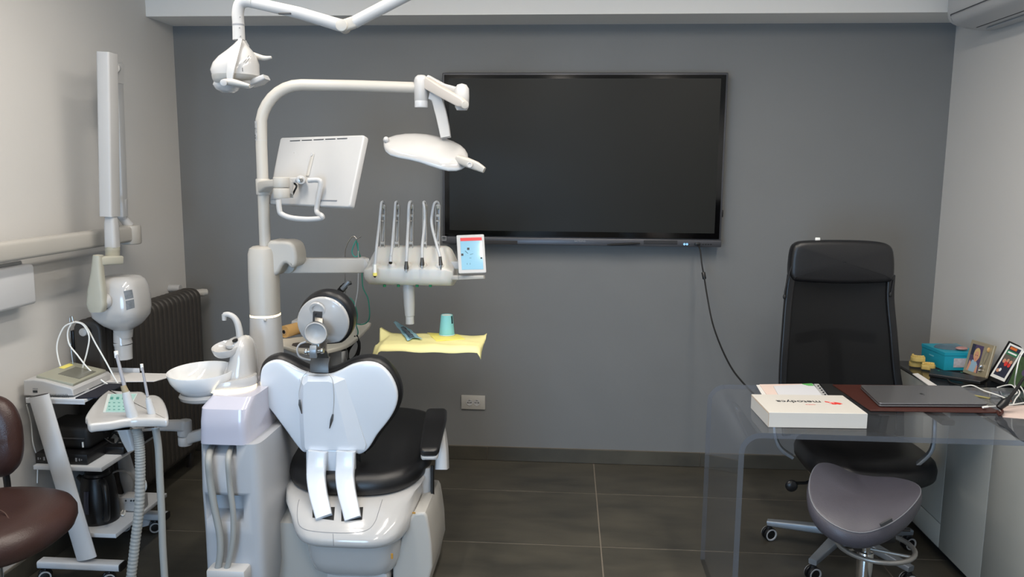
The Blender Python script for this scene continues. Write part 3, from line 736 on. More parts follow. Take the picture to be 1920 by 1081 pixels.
# column with faucet, leaning body
b = B(); rings = []
for py, pl, pr, dp in ((728, 415, 481, .085), (700, 424, 480, .08), (670, 436, 477, .072), (650, 440, 474, .065), (638, 443, 470, .056), (631, 450, 464, .035), (628.5, 455, 459, .012)):
    y = 3.0; a, c = at(pl, py, y), at(pr, py, y); rings.append(sq(((a.x+c.x)/2, y), (c.x-a.x)/2, dp, a.z, 2.6, 40))
b.loft(rings); b.make('spittoon_column', white_p, U)
b = B(); fpts = [at(450, 640, 3.0), at(449, 622, 3.0), at(445, 605, 3.0), at(438, 594, 3.0), at(428, 589, 3.0), at(420, 590, 3.0)]
b.tube(fpts, [.014, .0135, .0125, .011, .0105, .010], 16, smooth=6); b.tube([at(420.5, 589, 3.0), at(420.5, 600, 3.0)], [.010, .0085], 14); b.make('faucet', white_s, U)
# cup filler dish
cc = at(425, 652, 2.96); b = B()
n = V(-.1, -.25, 1).normalized()
b.lathe([(.001, -.022), (.045, -.022), (.052, -.012), (.056, .006), (.055, .010), (.050, .006), (.042, -.004), (.001, -.006)], cc, n, 32, sx=1); b.make('cup_dish', white_p, U)
cc2 = at(440, 640, 2.98); b = B(); b.lathe([(.001, -.012), (.036, -.012), (.038, .0), (.036, .004), (.001, .006)], cc2, V(-.25, -.35, 1), 28); b.make('filler_cap', white_p, U)
b = B(); c3 = at(441, 638.5, 2.955); b.lathe([(.001, 0), (.011, 0), (.011, .004), (.001, .005)], c3, V(-.2, -.4, 1), 18); b.make('sensor_eye', blk_p, U)
# bowl
bc = at(378, 708, 2.93); b = B(); bn = V(-.02, -.06, 1).normalized()
b.lathe([(.001, -.062), (.05, -.062), (.075, -.052), (.100, -.028), (.117, 0), (.124, .026), (.1235, .031), (.119, .030), (.112, .010), (.095, -.015), (.07, -.033), (.04, -.042), (.001, -.046)], bc, bn, 56); b.make('spittoon_bowl', mat('white ceramic', (226, 228, 230), .1, coat=.5), U)
b = B(); b.lathe([(.001, -.085), (.07, -.085), (.082, -.078), (.086, -.066), (.08, -.055), (.001, -.055)], bc, V(0, 0, 1), 40); b.make('bowl_foot', white_p, U)
# post
px_, py_2 = at(498, 600, 3.2).x, 3.2
def postring(z, r, n=2.5): return sq((px_, 3.2), r, r*1.15, z, n, 40)
zl = at(498, 591, 3.2).z; zt = at(498, 461, 3.2).z
b = B(); b.loft([postring(zl+.008, .057), postring(zl+.15, .058), postring(zt-.03, .056), postring(zt-.008, .050), postring(zt, .038)]); b.make('post', cream_p, U)
b = B(); b.loft([postring(zl, .0575), postring(zl+.008, .0575)]); b.make('led_ring', led_m, U)
b = B(); b.loft([postring(.4, .075), postring(at(498, 690, 3.2).z, .066), postring(at(498, 640, 3.2).z, .062), postring(zl, .058)]); b.make('post_base', white_s, U)
b = B(); p = at(497, 600, 3.13); b.ball(p, (.006, .004, .006), 10); b.make('post_button', cream_p, U)
# shoulder block and instrument arm
b = B(); b.prism(crs([at(x, y, 3.17) for x, y in ((500, 457), (520, 452), (540, 453), (551, 461), (556, 478), (555, 496), (546, 503), (536, 494), (528, 500), (520, 514), (500, 516))], 3, True), (0, -1, 0), .13, .014, k=4); b.make('shoulder', cream_p, U)
# seam lines on the tower side
b = B(); q0, q1 = V(L(470, 860).x+.052, 3.02, .60), V(L(470, 860).x+.075, 3.02, .1)
b.tube([at(470, 1081, 2.77), at(463, 960, 2.77), at(455, 850, 2.765)], .0006, 4); b.make('panel_seam', greyink, U)
# lower plinth between tower and chair
b = B(); a, c = at(497, 985, 2.9), at(548, 985, 2.9)
pl = [V(a.x, 2.93, 0.01), V(a.x, 2.93, a.z), V(a.x, 3.35, a.z+.12), V(a.x, 3.45, .01)]
b.loft([[p for p in pl], [p+V(.28, 0, 0) for p in pl]]); b.make('connection_box', cream_p, U, ang=20)
b = B(); b.tube([V(at(478, 800, 2.9).x+.0, 2.93, .02), V(at(478, 800, 2.9).x, 2.93, .55)], .001, 4); b.make('panel_seam', greyink, U)
# foot of tower
b = B(); a, c = at(385, 1068, 2.70), at(458, 1068, 2.70); b.box(((a.x+c.x)/2, 2.85, a.z-.03), (c.x-a.x, .3, .06), .01); b.make('tower_foot', white_s, U)
# hoses hanging in front
hz = [[(397, 838), (391, 860), (394, 900), (402, 950), (412, 1000), (413, 1040), (405, 1085), (398, 1140)], [(434, 838), (428, 860), (431, 910), (437, 960), (437, 1010), (430, 1050), (418, 1085), (405, 1140)]]
for k, h in enumerate(hz):
    pts = [at(x, y, FY+.05 if i == 0 else FY-.035) for i, (x, y) in enumerate(h)]; pts = [V(p.x, p.y, max(p.z, .03)) for p in pts]
    b = B(); b.tube(pts, .013 if k == 0 else .0105, 14, smooth=8); b.make('suction_hose', hose_m, U, label=['thicker grey hose', 'thinner grey hose'][k])
# ---- curved pole
b = B(); zp_ = 1.985
v0, v1 = at(498, 470, 3.2), at(489, 250, 3.2); xp = (v0.x+v1.x)/2
hend = V(-.612, 3.29, 1.983)
pts = [V(xp, 3.2, 1.30), V(xp, 3.2, 1.45), V(xp, 3.2, 1.6), V(xp, 3.2, 1.75)]
rb = .17
for k in range(1, 9):
    an = R(90*k/8); pts.append(V(xp+rb-rb*math.cos(an), 3.2, zp_-rb+rb*math.sin(an)+0))
pts.append(V(-.85, 3.235, zp_)); pts.append(hend)
b.tube(pts, .0225, 22); b.make('curved_pole', cream_p, U)
b = B(); b.lathe([(.0232, 0), (.0232, .0015)], (xp, 3.2, at(498, 263, 3.2).z), (0, 0, 1), 22); b.make('pole_joint', lgrey_p, U)
b = B(); pc = at(482, 244, 3.18)
pts = []
for (dz0, dz1, mm, nm) in ((.036, -.04, 'sticker', 'pole_sticker'),):
    rings = []
    for z in (pc.z+dz0, pc.z+dz1): rings.append([V(xp+.0229*math.cos(R(a_)), 3.2+.0229*math.sin(R(a_)), z) for a_ in range(190, 260, 10)])
    b.loft(rings, closed=False)
b.make('pole_sticker', mat('grey sticker', (178, 180, 182), .4, var=.5, vscale=90), U)
for k, dz in enumerate((.008, -.02, -.03)):
    rings = [[V(xp+.0231*math.cos(R(a_)), 3.2+.0231*math.sin(R(a_)), z) for a_ in range(200, 236, 9)] for z in (pc.z+dz+(.003 if k else .001), pc.z+dz-.003)]
    b = B(); b.loft(rings, closed=False); b.make('sticker_print', ink, U)

# ================================================================== monitor on the pole
Mn = thing('patient_monitor', 'white monitor seen from behind on a swivel arm of the curved pole', 'monitor', at(585, 330, 3.2))
A, Bq, D_ = at(526, 258, 3.32), at(683, 253, 3.06), at(501, 382, 3.22)
ux = (Bq-A).normalized(); nz = ux.cross(D_-A).normalized()
if nz.y > 0: nz = -nz
mp = lambda px, py, off=0: onp(px, py, A, nz)+nz*off
def roundpoly(c, r, k=4):
    out = []; N = len(c)
    for i in range(N):
        p, a, d = c[i], c[i-1], c[(i+1) % N]; e1 = (a-p).normalized(); e2 = (d-p).normalized()
        p0, p1 = p+e1*r, p+e2*r
        for j in range(k+1): t_ = j/k; out.append(p0*(1-t_)**2+p*2*t_*(1-t_)+p1*t_*t_)
    return out
oc = [mp(525.5, 257.5), mp(683, 252.5), mp(655, 388.5), mp(500.5, 381.5)]
b = B(); b.prism(roundpoly(oc, .014), nz, .028, .006); b.make('back_shell', white_s, Mn)
b = B()
for k in range(5):
    f0, f1 = .075+k*.178, .075+k*.178+.15; g = lambda f: (535+f*124/1.0, 264.5-f*5.5)
    p0, p1 = mp(*g(f0), .001), mp(*g(f1), .001); b.tube([p0, p1], .0016, 6)
b.make('vent_slot', ink, Mn)
b = B(); b.tube([mp(510, 373.5, .001), mp(525, 374, .001)], .0014, 6); b.tube([mp(600, 375, .001), mp(632, 376, .001)], .0025, 6); b.make('port_slot', greyink, Mn)
b = B(); b.tube([mp(587, 289, .002), mp(577, 330, .002)], [.009, .009], 10, flat=.25, xax=nz.cross(V(0, 0, 1))); b.make('cable_channel', cream_p, Mn)
b = B(); b.cyl(mp(586, 290, .0), mp(586, 290, .006), .008, 14); b.ball(mp(552, 286, .001), .0022, 8); b.make('screw_cover', lgrey_p, Mn)
# clamp & swivel arm
b = B(); zc = at(490, 350, 3.2).z; b.lathe([(.026, -.032), (.028, -.028), (.028, .028), (.026, .032)], (xp, 3.2, zc), (0, 0, 1), 26)
b.sweep([V(xp+.01, 3.19, zc), at(505, 345, 3.13), at(522, 343, 3.08)], [.05, .03, .03], [.055, .04, .04], (0, 0, 1), smooth=4, rnd=.4); b.make('pole_clamp', cream_p, Mn)
sw = at(528, 352, 3.05); b = B(); zt_, zb_ = at(528, 332, 3.05).z, at(528, 371, 3.05).z
b.cyl((sw.x, sw.y, zb_), (sw.x, sw.y, (zt_+zb_)/2-.001), .031, 30, .003); b.cyl((sw.x, sw.y, (zt_+zb_)/2+.001), (sw.x, sw.y, zt_), .031, 30, .003); b.make('swivel_joint', cream_p, Mn)
b = B(); b.sweep([at(533, 348, 3.06), at(545, 352, 3.08), at(545, 362, 3.10)], .05, .012, (0, 0, 1), smooth=3); b.sweep([at(540, 338, 3.08), at(565, 337, 3.12)], .02, .02, (0, 0, 1)); b.make('swivel_link', lgrey_p, Mn)
hb = at(566, 337, 3.12); b = B(); b.cyl(hb+V(-.02, .04, 0), hb+V(.006, -.03, 0), .017, 24, .003); b.make('tilt_hinge', white_s, Mn)
b = B(); e = hb+V(.006, -.03, 0); d = V(.026, -.07, 0).normalized(); b.lathe([(.009, 0), (.009, .002), (.006, .0025), (.006, .001), (.001, .001)], e, d, 20); b.make('hinge_screw', steel, Mn)
b = B(); b.tube([at(549, 342, 3.1), at(556, 348, 3.1), at(552, 358, 3.1), at(548, 366, 3.12)], .004, 8, smooth=4); b.make('cable', blk_m, Mn)
# grab handle: U loop
hp = [(522, 374), (524, 393), (528, 401), (545, 408), (575, 411), (602, 409), (603, 404), (594, 396), (597, 370), (601, 348), (598, 338), (578, 338)]
b = B(); b.tube([at(x, y, 3.02 if i < 7 else 3.05) for i, (x, y) in enumerate(hp)], [.0105]*5+[.010]*7, 14, smooth=5); b.make('grab_handle', white_s, Mn)

# ================================================================== operating lamp on the pole
OL = thing('pole_lamp', 'white oval operating lamp hanging from the curved pole before the screen', 'operating lamp', V(-.6, 3.28, 1.7))
jx = at(790, 170, 3.28)
b = B(); z0, z1 = at(790, 189, 3.28).z, at(790, 141, 3.28).z
b.lathe([(.001, z0-1), (.027, z0-1), (.0285, z0-1+.002), (.0285, z1-1-.02), (.025, z1-1-.008), (.015, z1-1), (.001, z1-1+.002)], (jx.x, 3.28, 1), (0, 0, 1), 30); b.make('pivot_cap', white_s, OL)
z00 = at(790, 201.5, 3.28).z; b = B(); b.lathe([(.026, 0), (.0275, .002), (.0275, z0-z00)], (jx.x, 3.28, z00), (0, 0, 1), 30); b.make('pivot_collar', mat('translucent collar', (205, 206, 208), .3), OL)
b = B(); b.sweep([at(800, 155, 3.27), at(826, 171, 3.22), at(864, 192, 3.16), at(872, 196, 3.15)], [.045, .04, .036, .02], .03, (0, 0, 1), rnd=.35); b.make('beige_arm', putty_p if 0 else mat('warm grey plastic', (184, 178, 172), .45), OL)
b = B(); b.sweep([at(800, 152, 3.29), at(830, 167, 3.27), at(862, 177, 3.24)], [.05, .045, .05], .03, (0, 0, 1), rnd=.5)
hx = at(867, 178, 3.2); b.lathe([(.001, -.052), (.02, -.052), (.027, -.04), (.029, 0), (.028, .03), (.018, .045), (.001, .05)], at(866, 181, 3.2), (0, 0, 1), 26); b.make('arm_end', white_s, OL)
b = B(); b.cyl(at(866, 196, 3.19), at(872, 196, 3.14), .016, 18, .003); b.make('arm_knob', cream_p, OL)
b = B(); b.sweep([at(806, 178, 3.28), at(818, 184, 3.28), at(825, 205, 3.28), at(832, 235, 3.27), at(836, 258, 3.26)], [.035, .042, .045, .044, .04], .028, (1, 0, 0), smooth=5, rnd=.35); b.make('lamp_stem', white_s, OL)
LY = 3.24
st = [(720, 262, 268, .008), (722, 258, 276, .03), (728, 254, 284, .055), (738, 250, 290, .078), (755, 247, 294, .094), (775, 246, 298, .10), (795, 247, 303, .105), (812, 250, 309, .108), (830, 254, 315, .108), (846, 260, 319, .103), (860, 268, 319, .09), (869, 277, 316, .072), (875, 286, 312, .045), (877, 293, 305, .02)]
up_r, lo_r = [], []
tilt = V(0, .88, .42)                     # the lamp's depth axis leans back and up
nv = V(0, -.42, .88)
for px, yt, yb, dp in st:
    ctr = at(px, (yt+yb)/2, LY); hh = (at(px, yt, LY).z-at(px, yb, LY).z)/2
    hz_ = max(hh-dp*.42*.5, .008)*1.02
    ring = []
    for k in range(25):
        a_ = PI*k/24; ring.append(ctr+tilt*math.cos(a_)*dp+V(0, 0, 1)*(math.sin(a_)**.75)*hz_*1.0+V(0, 0, -.2)*hz_)
    lo = []
    for k in range(25):
        a_ = PI*k/24; lo.append(ctr+tilt*math.cos(a_)*dp+V(0, 0, -1)*(math.sin(a_)**.6)*hz_*.75+V(0, 0, -.2)*hz_)
    up_r.append(ring+[ctr+tilt*(-dp*.9)+V(0, 0, -.25)*hz_, ctr+tilt*dp*.9+V(0, 0, -.25)*hz_]); lo_r.append(lo+[ctr+tilt*(-dp*.9)+V(0, 0, -.18)*hz_, ctr+tilt*dp*.9+V(0, 0, -.18)*hz_])
b = B(); b.loft(up_r); b.make('lamp_housing', white_p, OL, ang=60)
b = B(); b.loft(lo_r); b.make('lamp_cover', mat('clear white lens', (208, 212, 216), .12, coat=.3), OL, ang=60)
b = B(); b.ball(at(724, 262, LY-.02), (.012, .012, .013), 14); b.make('side_knob', white_s, OL)
b = B(); b.sweep([at(858, 297, LY-.05), at(875, 304, LY-.07), at(893, 311, LY-.08), at(908, 319, LY-.09)], [.03, .037, .034, .022], [.03, .036, .026, .018], (0, 0, 1), smooth=4, rnd=.6); b.make('lamp_handle', cream_p, OL)
b = B(); e = at(881, 309, LY-.095); b.lathe([(.011, 0), (.011, .004), (.008, .005), (.008, .003), (.001, .003)], e, V(-.1, -1, .1), 20); b.make('handle_button', white_s, OL)

# ================================================================== instrument console
K = thing('instrument_console', 'white instrument table with five whip arms on a long horizontal arm', 'instrument table', V(-.68, 3.4, 1.15))
b = B(); c = at(541, 497, 3.28); b.cyl(c+V(0, -.02, 0), c+V(0, .04, 0), .033, 30, .004); b.make('arm_hub', cream_p, K)
b = B(); b.sweep([at(545, 497, 3.30), at(690, 497, 3.44)], .064, .045, (0, 0, 1), rnd=.25); b.make('console_arm', mat('warm white plastic', (196, 193, 188), .4), K)
b = B(); c = at(676, 497, 3.41); b.cyl(c, c+V(0, .05, 0), .033, 30, .003); b.make('arm_end_cap', mat('warm white plastic', (196, 193, 188), .4), K)
CY = 3.34
def prf(x, sc_, dz=0):
    # side profile front to back (y, z)
    g = lambda py, y: at(765, py, y).z
    P = [(CY+.005, g(532, CY)), (CY-.012, g(508, CY)), (CY-.004, g(500, CY)), (CY+.03, g(492, CY+.03)), (CY+.05, g(484, CY+.05)), (CY+.09, g(466, CY+.09)), (CY+.12, g(460, CY+.12)), (CY+.17, g(461, CY+.17)), (CY+.19, g(475, CY+.17)), (CY+.18, g(528, CY+.1)), (CY+.1, g(536, CY+.05))]
    cy3, cz3 = CY+.09, g(505, CY+.05)
    P = crs([V(0, a_, b_) for a_, b_ in P], 4, True)
    zm = g(512, CY)
    return [V(x, cy3+(p.y-cy3)*(.75+.25*sc_), (zm+(p.z-zm)*(sc_ if p.z > zm else .55+.45*min(1, (sc_-.3)/.3)))) for p in P]
xa, xb = at(681, 500, CY).x, at(849, 500, CY).x
stt = [(xa, .30), (xa+.004, .42), (xa+.015, .62), (xa+.03, .86), (xa+.040, .95), (xa+.055, 1), ((xa+xb)/2, 1), (xb-.05, 1), (xb-.036, .95), (xb-.026, .86), (xb-.013, .62), (xb-.003, .42), (xb, .30)]
b = B(); b.loft([prf(x, s) for x, s in stt]); b.make('console_body', mat('translucent silicone cover', (214, 212, 206), .35, sub=.15), K, ang=60)
for px in (703, 733, 763, 792, 823):
    p = at(px, 499, CY-.012); b = B(); b.lathe([(.001, -.016), (.014, -.016), (.019, -.004), (.018, .008), (.012, .016), (.001, .018)], p+V(0, .022, -.004), (0, 0, 1), 20); b.make('holder_cup', mat('translucent silicone cover', (214, 212, 206), .35), K)
    # whip arm frame
HP = [(703, 516, 716.6, 0), (733, 496, 743, 1), (762, 511, 769.5, 2), (791.5, 504, 795, 3), (826.5, 502, 819.5, 4)]
WY = CY+.10
HN = ['white syringe with yellow tip, leftmost of the five console instruments', 'grey hose with open black end, second from left on the console', 'steel coupling on a grey hose, middle of the five console instruments', 'steel coupling on a grey hose, fourth from left on the console', 'fine pointed steel handpiece, rightmost of the five console instruments']
for k, (ex, ey, fx, _) in enumerate(HP):
    fx += 2; top, bot = at(fx, 384, WY), at(fx-1, 458, WY)
    b = B(); w2 = .0085
    for s in (-1, 1): b.sweep([V(bot.x+s*w2, WY, bot.z-.02), V(top.x+s*w2, WY, top.z)], .0025, .014, (1, 0, 0))
    b.box((top.x, WY, top.z-.002), (.017, .014, .010), .003); b.box((top.x, WY, at(fx, 404, WY).z), (.016, .012, .012), .002); b.box((bot.x, WY, at(fx, 414, WY).z), (.016, .012, .006), .002)
    b.box((bot.x, WY, at(fx, 455, WY).z), (.017, .012, .012), .002); b.make('whip_arm', cream_p, K)
    b = B(); b.cyl(V(top.x-.006, WY, top.z-.01), V(top.x+.006, WY, top.z-.01), .009, 16, .002); b.make('hose_roller', putty_p, K)
    hp_ = thing('dental_instrument', HN[k], 'dental instrument', at(ex, ey, CY-.03), 'instruments on the console')
    e = at(ex, ey-16, CY-.035)
    tp = at(fx-3-(3 if k == 4 else 0), 379.5, WY-.012)
    pts = [e, at(ex+(fx-ex)*.25-(6 if k == 4 else 1), 460, CY-.01), at(fx-6-(6 if k == 4 else 0)+(5 if k == 3 else 0), 420, WY-.03), at(fx-5-(5 if k == 4 else 0)+(4 if k == 3 else 0), 392, WY-.025), tp, at(fx+1, 383, WY+.012), at(fx+1, 420, WY+.02), at(fx-2, 457, WY+.02)]
    if k < 2: pts = [e]+[at(ex+(fx-3-ex)*f, y_, Y_) for f, y_, Y_ in ((.25, 462, CY-.01), (.65, 420, WY-.03), (.85, 393, WY-.02))]+pts[4:]
    b = B(); b.tube(pts, [.0062]*3+[.0055]*5 if k != 2 else .0068, 12, smooth=6); b.make('hose', hose_l, hp_)
    d = (e-pts[1]).normalized(); t_ = at(ex, ey, CY-.04)
    if k == 0:
        b = B(); b.tube([e-V(0, 0, -.01), e+(t_-e)*.9], [.0062, .0085], 14); b.make('grip', wbulb, hp_)
        b = B(); b.tube([e+(t_-e)*.7, t_+V(0, 0, -.002)], [.0095, .0095], 14); b.make('yellow_collar', yel2_m, hp_)
        b = B(); b.tube([t_+V(0, 0, -.002), t_+V(0, 0, -.009)], [.008, .003], 12); b.make('nozzle', blk_p, hp_)
    elif k == 1:
        b = B(); q = e+V(0, -.008, -.025); b.tube([e, q], [.0068, .0075], 14); b.make('hose_end', hose_l, hp_)
        b = B(); b.tube([q, q+V(0, -.003, -.003)], [.0078, .0072], 14); b.make('dark_socket', blk_p, hp_)
    elif k in (2, 3):
        b = B(); b.tube([e+V(0, 0, .012), e, e+(t_-e)*.45, t_+(e-t_)*.35], [.0065, .008, .010, .0082], 16); b.make('coupling', dsteel, hp_)
        b = B(); b.tube([t_+(e-t_)*.38, t_+(e-t_)*.2, t_+(e-t_)*.18, t_], [.0085, .0085, .004, .0035], 14); b.make('drive_pin', steel, hp_)
    else:
        b = B(); b.tube([e+V(-.003, 0, .012), e+(t_-e)*.7], [.0062, .0085], 14); b.make('coupling', dsteel, hp_)
        b = B(); b.tube([e+(t_-e)*.7, e+(t_-e)*1.0, t_+(t_-e)*.25], [.0065, .004, .0012], 12); b.make('pointed_tip', steel, hp_)
for px in (721, 747, 782, 807):
    a = at(px, 533.5, CY+.02); b = B(); b.cyl(a, a+V(0, 0, -.009), .0065, 12, .001); b.make('green_knob', grnb_m, K)
# right side: holder stub, touch panel, handle
b = B(); b.sweep([at(838, 497, CY+.08), at(868, 497, CY+.06)], .036, .03, (0, 0, 1), rnd=.5); b.make('panel_stub', lgrey_p, K)
P0 = at(858, 512, 3.30); tpn = V(.09, -1, .37).normalized(); tq = lambda px, py, o=0: onp(px, py, P0, tpn)+tpn*o
b = B(); b.prism(roundpoly([tq(855.5, 440.5), tq(907.5, 438.5), tq(912, 511), tq(860, 512.5)], .006), tpn, .012, .003); tp_ = b.make('touch_panel', white_s, K)
b = B(); b.prism([tq(862.5, 446.5, .001), tq(903, 445, .001), tq(906.5, 504.5, .001), tq(866, 505.5, .001)], tpn, .0015); b.make('screen', sky_b, tp_)
b = B(); b.prism([tq(862.8, 446, .0016), tq(903, 444.6, .0016), tq(903.6, 450.5, .0016), tq(863.3, 452, .0016)], tpn, .001); b.make('red_bar', red_p, tp_)
b = B()
for (u0, v0, s) in ((878, 466.3, 2.2), (866.8, 477.3, 2.1), (902.6, 483.5, 1.6)): b.prism([tq(u0+a_, v0+c_, .0016) for a_, c_ in ((-s, -s), (s, -s), (s, s), (-s, s))], tpn, .001)
b.tube([tq(872, 470, .0016), tq(877.5, 475, .0016)], .0009, 5); b.tube([tq(881, 477, .0016), tq(887, 475.5, .0016)], .0006, 5); b.tube([tq(880, 483.5, .0016), tq(884, 483.5, .0016)], .0005, 5)
for u0 in (876, 881.5): b.tube([tq(u0, 493, .0016), tq(u0, 496, .0016)], .0006, 5)
b.make('screen_icons', ink, tp_)
b = B(); b.sweep([at(843, 520, CY+.02), at(862, 520, CY)], .020, .022, (0, 0, 1), rnd=.5); b.sweep([at(861, 520, CY), at(908, 519, CY-.03)], [.019, .014], .016, (0, 0, 1), rnd=.4); b.make('console_handle', cream_p, K)
# stem down to tray
b = B(); b.lathe([(.022, 0), (.0235, -.02), (.023, -.10), (.020, -.12), (.018, -.122), (.018, -.16)], at(767, 534, CY+.08), (0, 0, -1) if 0 else (.0, 0, 1), 24); 
b.bm.clear(); s0_, s1_ = at(766, 532, CY+.06), at(768.5, 598, CY+.06)
b.tube([s0_, s0_+(s1_-s0_)*.1, s0_+(s1_-s0_)*.6, s0_+(s1_-s0_)*.9, s0_+(s1_-s0_)*.91, s1_+V(0, 0, -.02)], [.0235, .0255, .0235, .0205, .018, .0185], 24); b.make('tray_stem', white_s, K)
# tray
ZT = at(806, 640, 3.32).z
b = B(); a, c = at(716, 645, 3.24), at(896, 646, 3.24); tyc = 3.33
b.box(((a.x+c.x)/2, tyc, ZT-.008), (c.x-a.x, .2, .014), .005); b.make('tray', dsteel, K)
# yellow paper draped
NX, NY = 40, 16; nb = B(); gx0, gx1 = at(699, 622, 3.44).x, at(917, 622, 3.44).x
grid = []
rr = random.Random(5)
for j in range(NY+1):
    row = []
    for i in range(NX+1):
        u, v = i/NX, j/NY
        x = gx0+(gx1-gx0)*u; y = 3.205+.245*v
        ex_ = max(0, (a.x-.004)-x, x-(c.x+.004)); ey_ = max(0, 3.232-y)
        drop = ex_*.35+ey_*.85+2.2*ex_*max(0, (3.32-y))*3
        if v > .85 and ex_ > 0: drop -= ex_*.7
        z = ZT+.0035-drop+.0018*math.sin(u*23+v*4)+.0014*math.sin(v*17+u*8)+(.012*(v-.8) if v > .8 else 0)
        x2 = x+ex_*.45*(1 if u < .5 else -1)
        row.append(nb.bm.verts.new((x2, y, z)))
    grid.append(row)
for j in range(NY):
    for i in range(NX): nb.face([grid[j][i], grid[j][i+1], grid[j+1][i+1], grid[j+1][i]])
o = nb.make('tray_paper', yel_m, label='pale yellow paper sheet draped over the tray below the console', cat='paper', ang=80)
md = o.modifiers.new('thick', 'SOLIDIFY'); md.thickness = .0012
b = B(); zt2 = ZT+.0075
b.prism([atz(x, y, zt2) for x, y in ((801, 623), (859, 626), (872, 634.5), (818, 638))], (0, 0, 1), .004, .001); b.make('yellow_napkin', yel2_m, label='folded bright yellow napkin under the paper cup on the tray', cat='napkin')
t = thing('paper_cup', 'upside down turquoise paper cup on the yellow napkin', 'cup', atz(838, 627, zt2))
cb_ = atz(838, 627, zt2+.001); b = B(); b.lathe([(.0345, 0), (.0345, .003), (.0335, .004), (.0255, .088), (.0248, .0885), (.0235, .0865), (.001, .0865)], cb_, (0, 0, 1), 36); b.make('cup_wall', cup_m, t)
b = B(); b.lathe([(.0232, .0866), (.001, .0872)], cb_, (0, 0, 1), 30); b.make('cup_bottom', wbulb, t)
b = B(); b.lathe([(.0347, 0), (.0352, .0015), (.0347, .003)], cb_, (0, 0, 1), 36, cap=False); b.make('rim', mat('white rim', (220, 228, 228), .4), t)
rings = [[cb_+V(math.cos(R(a_))*(r+.0003), math.sin(R(a_))*(r+.0003), h) for a_ in range(-38, -8, 6)] for r, h in ((.0258, .085), (.0288, .052))]
b = B(); b.loft(rings, closed=False); b.make('dark_logo', mat('teal print', (40, 74, 84), .5, var=.6, vscale=120), t)
# sterile pouch
zt3 = ZT+.010
t = thing('sterile_pouch', 'crumpled blue and clear sterilisation pouch on the tray left of the cup', 'pouch', atz(758, 620, zt3))
def strip(pixs, nm, m, z0, amp):
    b = B(); rows = []
    for r_ in pixs:
        P_, Q_ = [atz(x, y, z0) for x, y in r_]; rows.append([P_.lerp(Q_, i/8)+V(0, 0, amp*math.sin(i*2.1+len(rows))) for i in range(9)])
    gr = [[b.bm.verts.new(p) for p in r] for r in rows]
    for j in range(len(gr)-1):
        for i in range(8): b.face([gr[j][i], gr[j][i+1], gr[j+1][i+1], gr[j+1][i]])
    o = b.make(nm, m, t, ang=30); md = o.modifiers.new('t', 'SOLIDIFY'); md.thickness = .001; return o
strip([((738, 604), (764, 637)), ((741, 602), (768, 636)), ((745, 604), (773, 633)), ((752, 608), (777, 633)), ((764, 613), (788, 635)), ((768, 616), (792, 636))], 'blue_paper', mat('pale blue pouch paper', (150, 196, 212), .5, var=.15, vscale=60), zt3, .003)
strip([((751, 613), (769, 632)), ((756, 612), (774, 630)), ((762, 616), (778, 631))], 'clear_film', mat('dark clear film', (92, 110, 122), .15, var=.6, vscale=70), zt3+.006, .0025)
# ================================================================== DENTAL CHAIR
CX = -.855
C = thing('dental_chair', 'white dental chair with black upholstery seen from behind the backrest', 'dental chair', (CX, 3.1, 0))
bn = V(0, -math.cos(R(8)), -math.sin(R(8))); BP = at(620, 850, 3.0)
bp = lambda px, py, o=0: onp(px, py, BP, bn)+bn*o
c5 = lambda x, y: (440+x/2.452, 640+y/2.452)
sh = [(117, 150), (130, 115), (160, 95), (200, 90), (245, 106), (300, 135), (350, 152), (395, 155), (440, 152), (485, 135), (540, 108), (600, 97), (655, 106), (702, 142), (735, 197), (748, 255), (736, 312), (703, 368), (655, 428), (622, 482), (598, 508), (572, 520), (556, 512), (548, 492), (500, 487), (440, 485), (380, 485), (340, 490), (334, 508), (312, 508), (282, 475), (242, 420), (185, 342), (132, 272), (115, 205)]
shell = crs([bp(*c5(x, y)) for x, y in sh], 3, True)
b = B(); b.prism(shell, bn, .03, .008, dome=.012); b.make('backrest_shell', shell_m, C, ang=70)
# cushion behind it: outline grown outwards
b = B(); cen = sum(shell, V(0, 0, 0))/len(shell)
def grow(out, n, g, gt=None):
    N = len(out); ar = V(0, 0, 0)
    for i in range(N): ar += out[i].cross(out[(i+1) % N])
    sg = 1 if ar.dot(n) > 0 else -1; r = []
    for i in range(N):
        e = (out[(i+1) % N]-out[i-1]).normalized(); r.append(out[i]+e.cross(n)*sg*g)
    return r
b.prism([p-bn*.012 for p in grow(shell, bn, .012)], bn, .075, .028, bback=.03, k=5); b.make('backrest_cushion', blk_l, C, ang=70)
# raised spine with a narrow left flank and a broad right flank
so = [(302, 165), (340, 153), (395, 156), (440, 153), (508, 168), (560, 320), (606, 470), (600, 492), (575, 508), (320, 500), (308, 470), (300, 300)]
si = [(326, 190), (345, 172), (395, 172), (440, 172), (466, 182), (498, 320), (534, 470), (536, 480), (530, 484), (338, 484), (332, 470), (324, 300)]
b = B(); b.loft([[bp(*c5(x, y), -.004) for x, y in so], [bp(*c5(x, y), .010) for x, y in so], [bp(*c5(x, y), .026) for x, y in si], [bp(395+0*x+ (c5(x, y)[0]-395)*.0+0, 0) if 0 else bp(*c5(410+(x-410)*.9, 320+(y-320)*.93), .0265) for x, y in si]]); b.make('spine_panel', shell_m, C, ang=12)
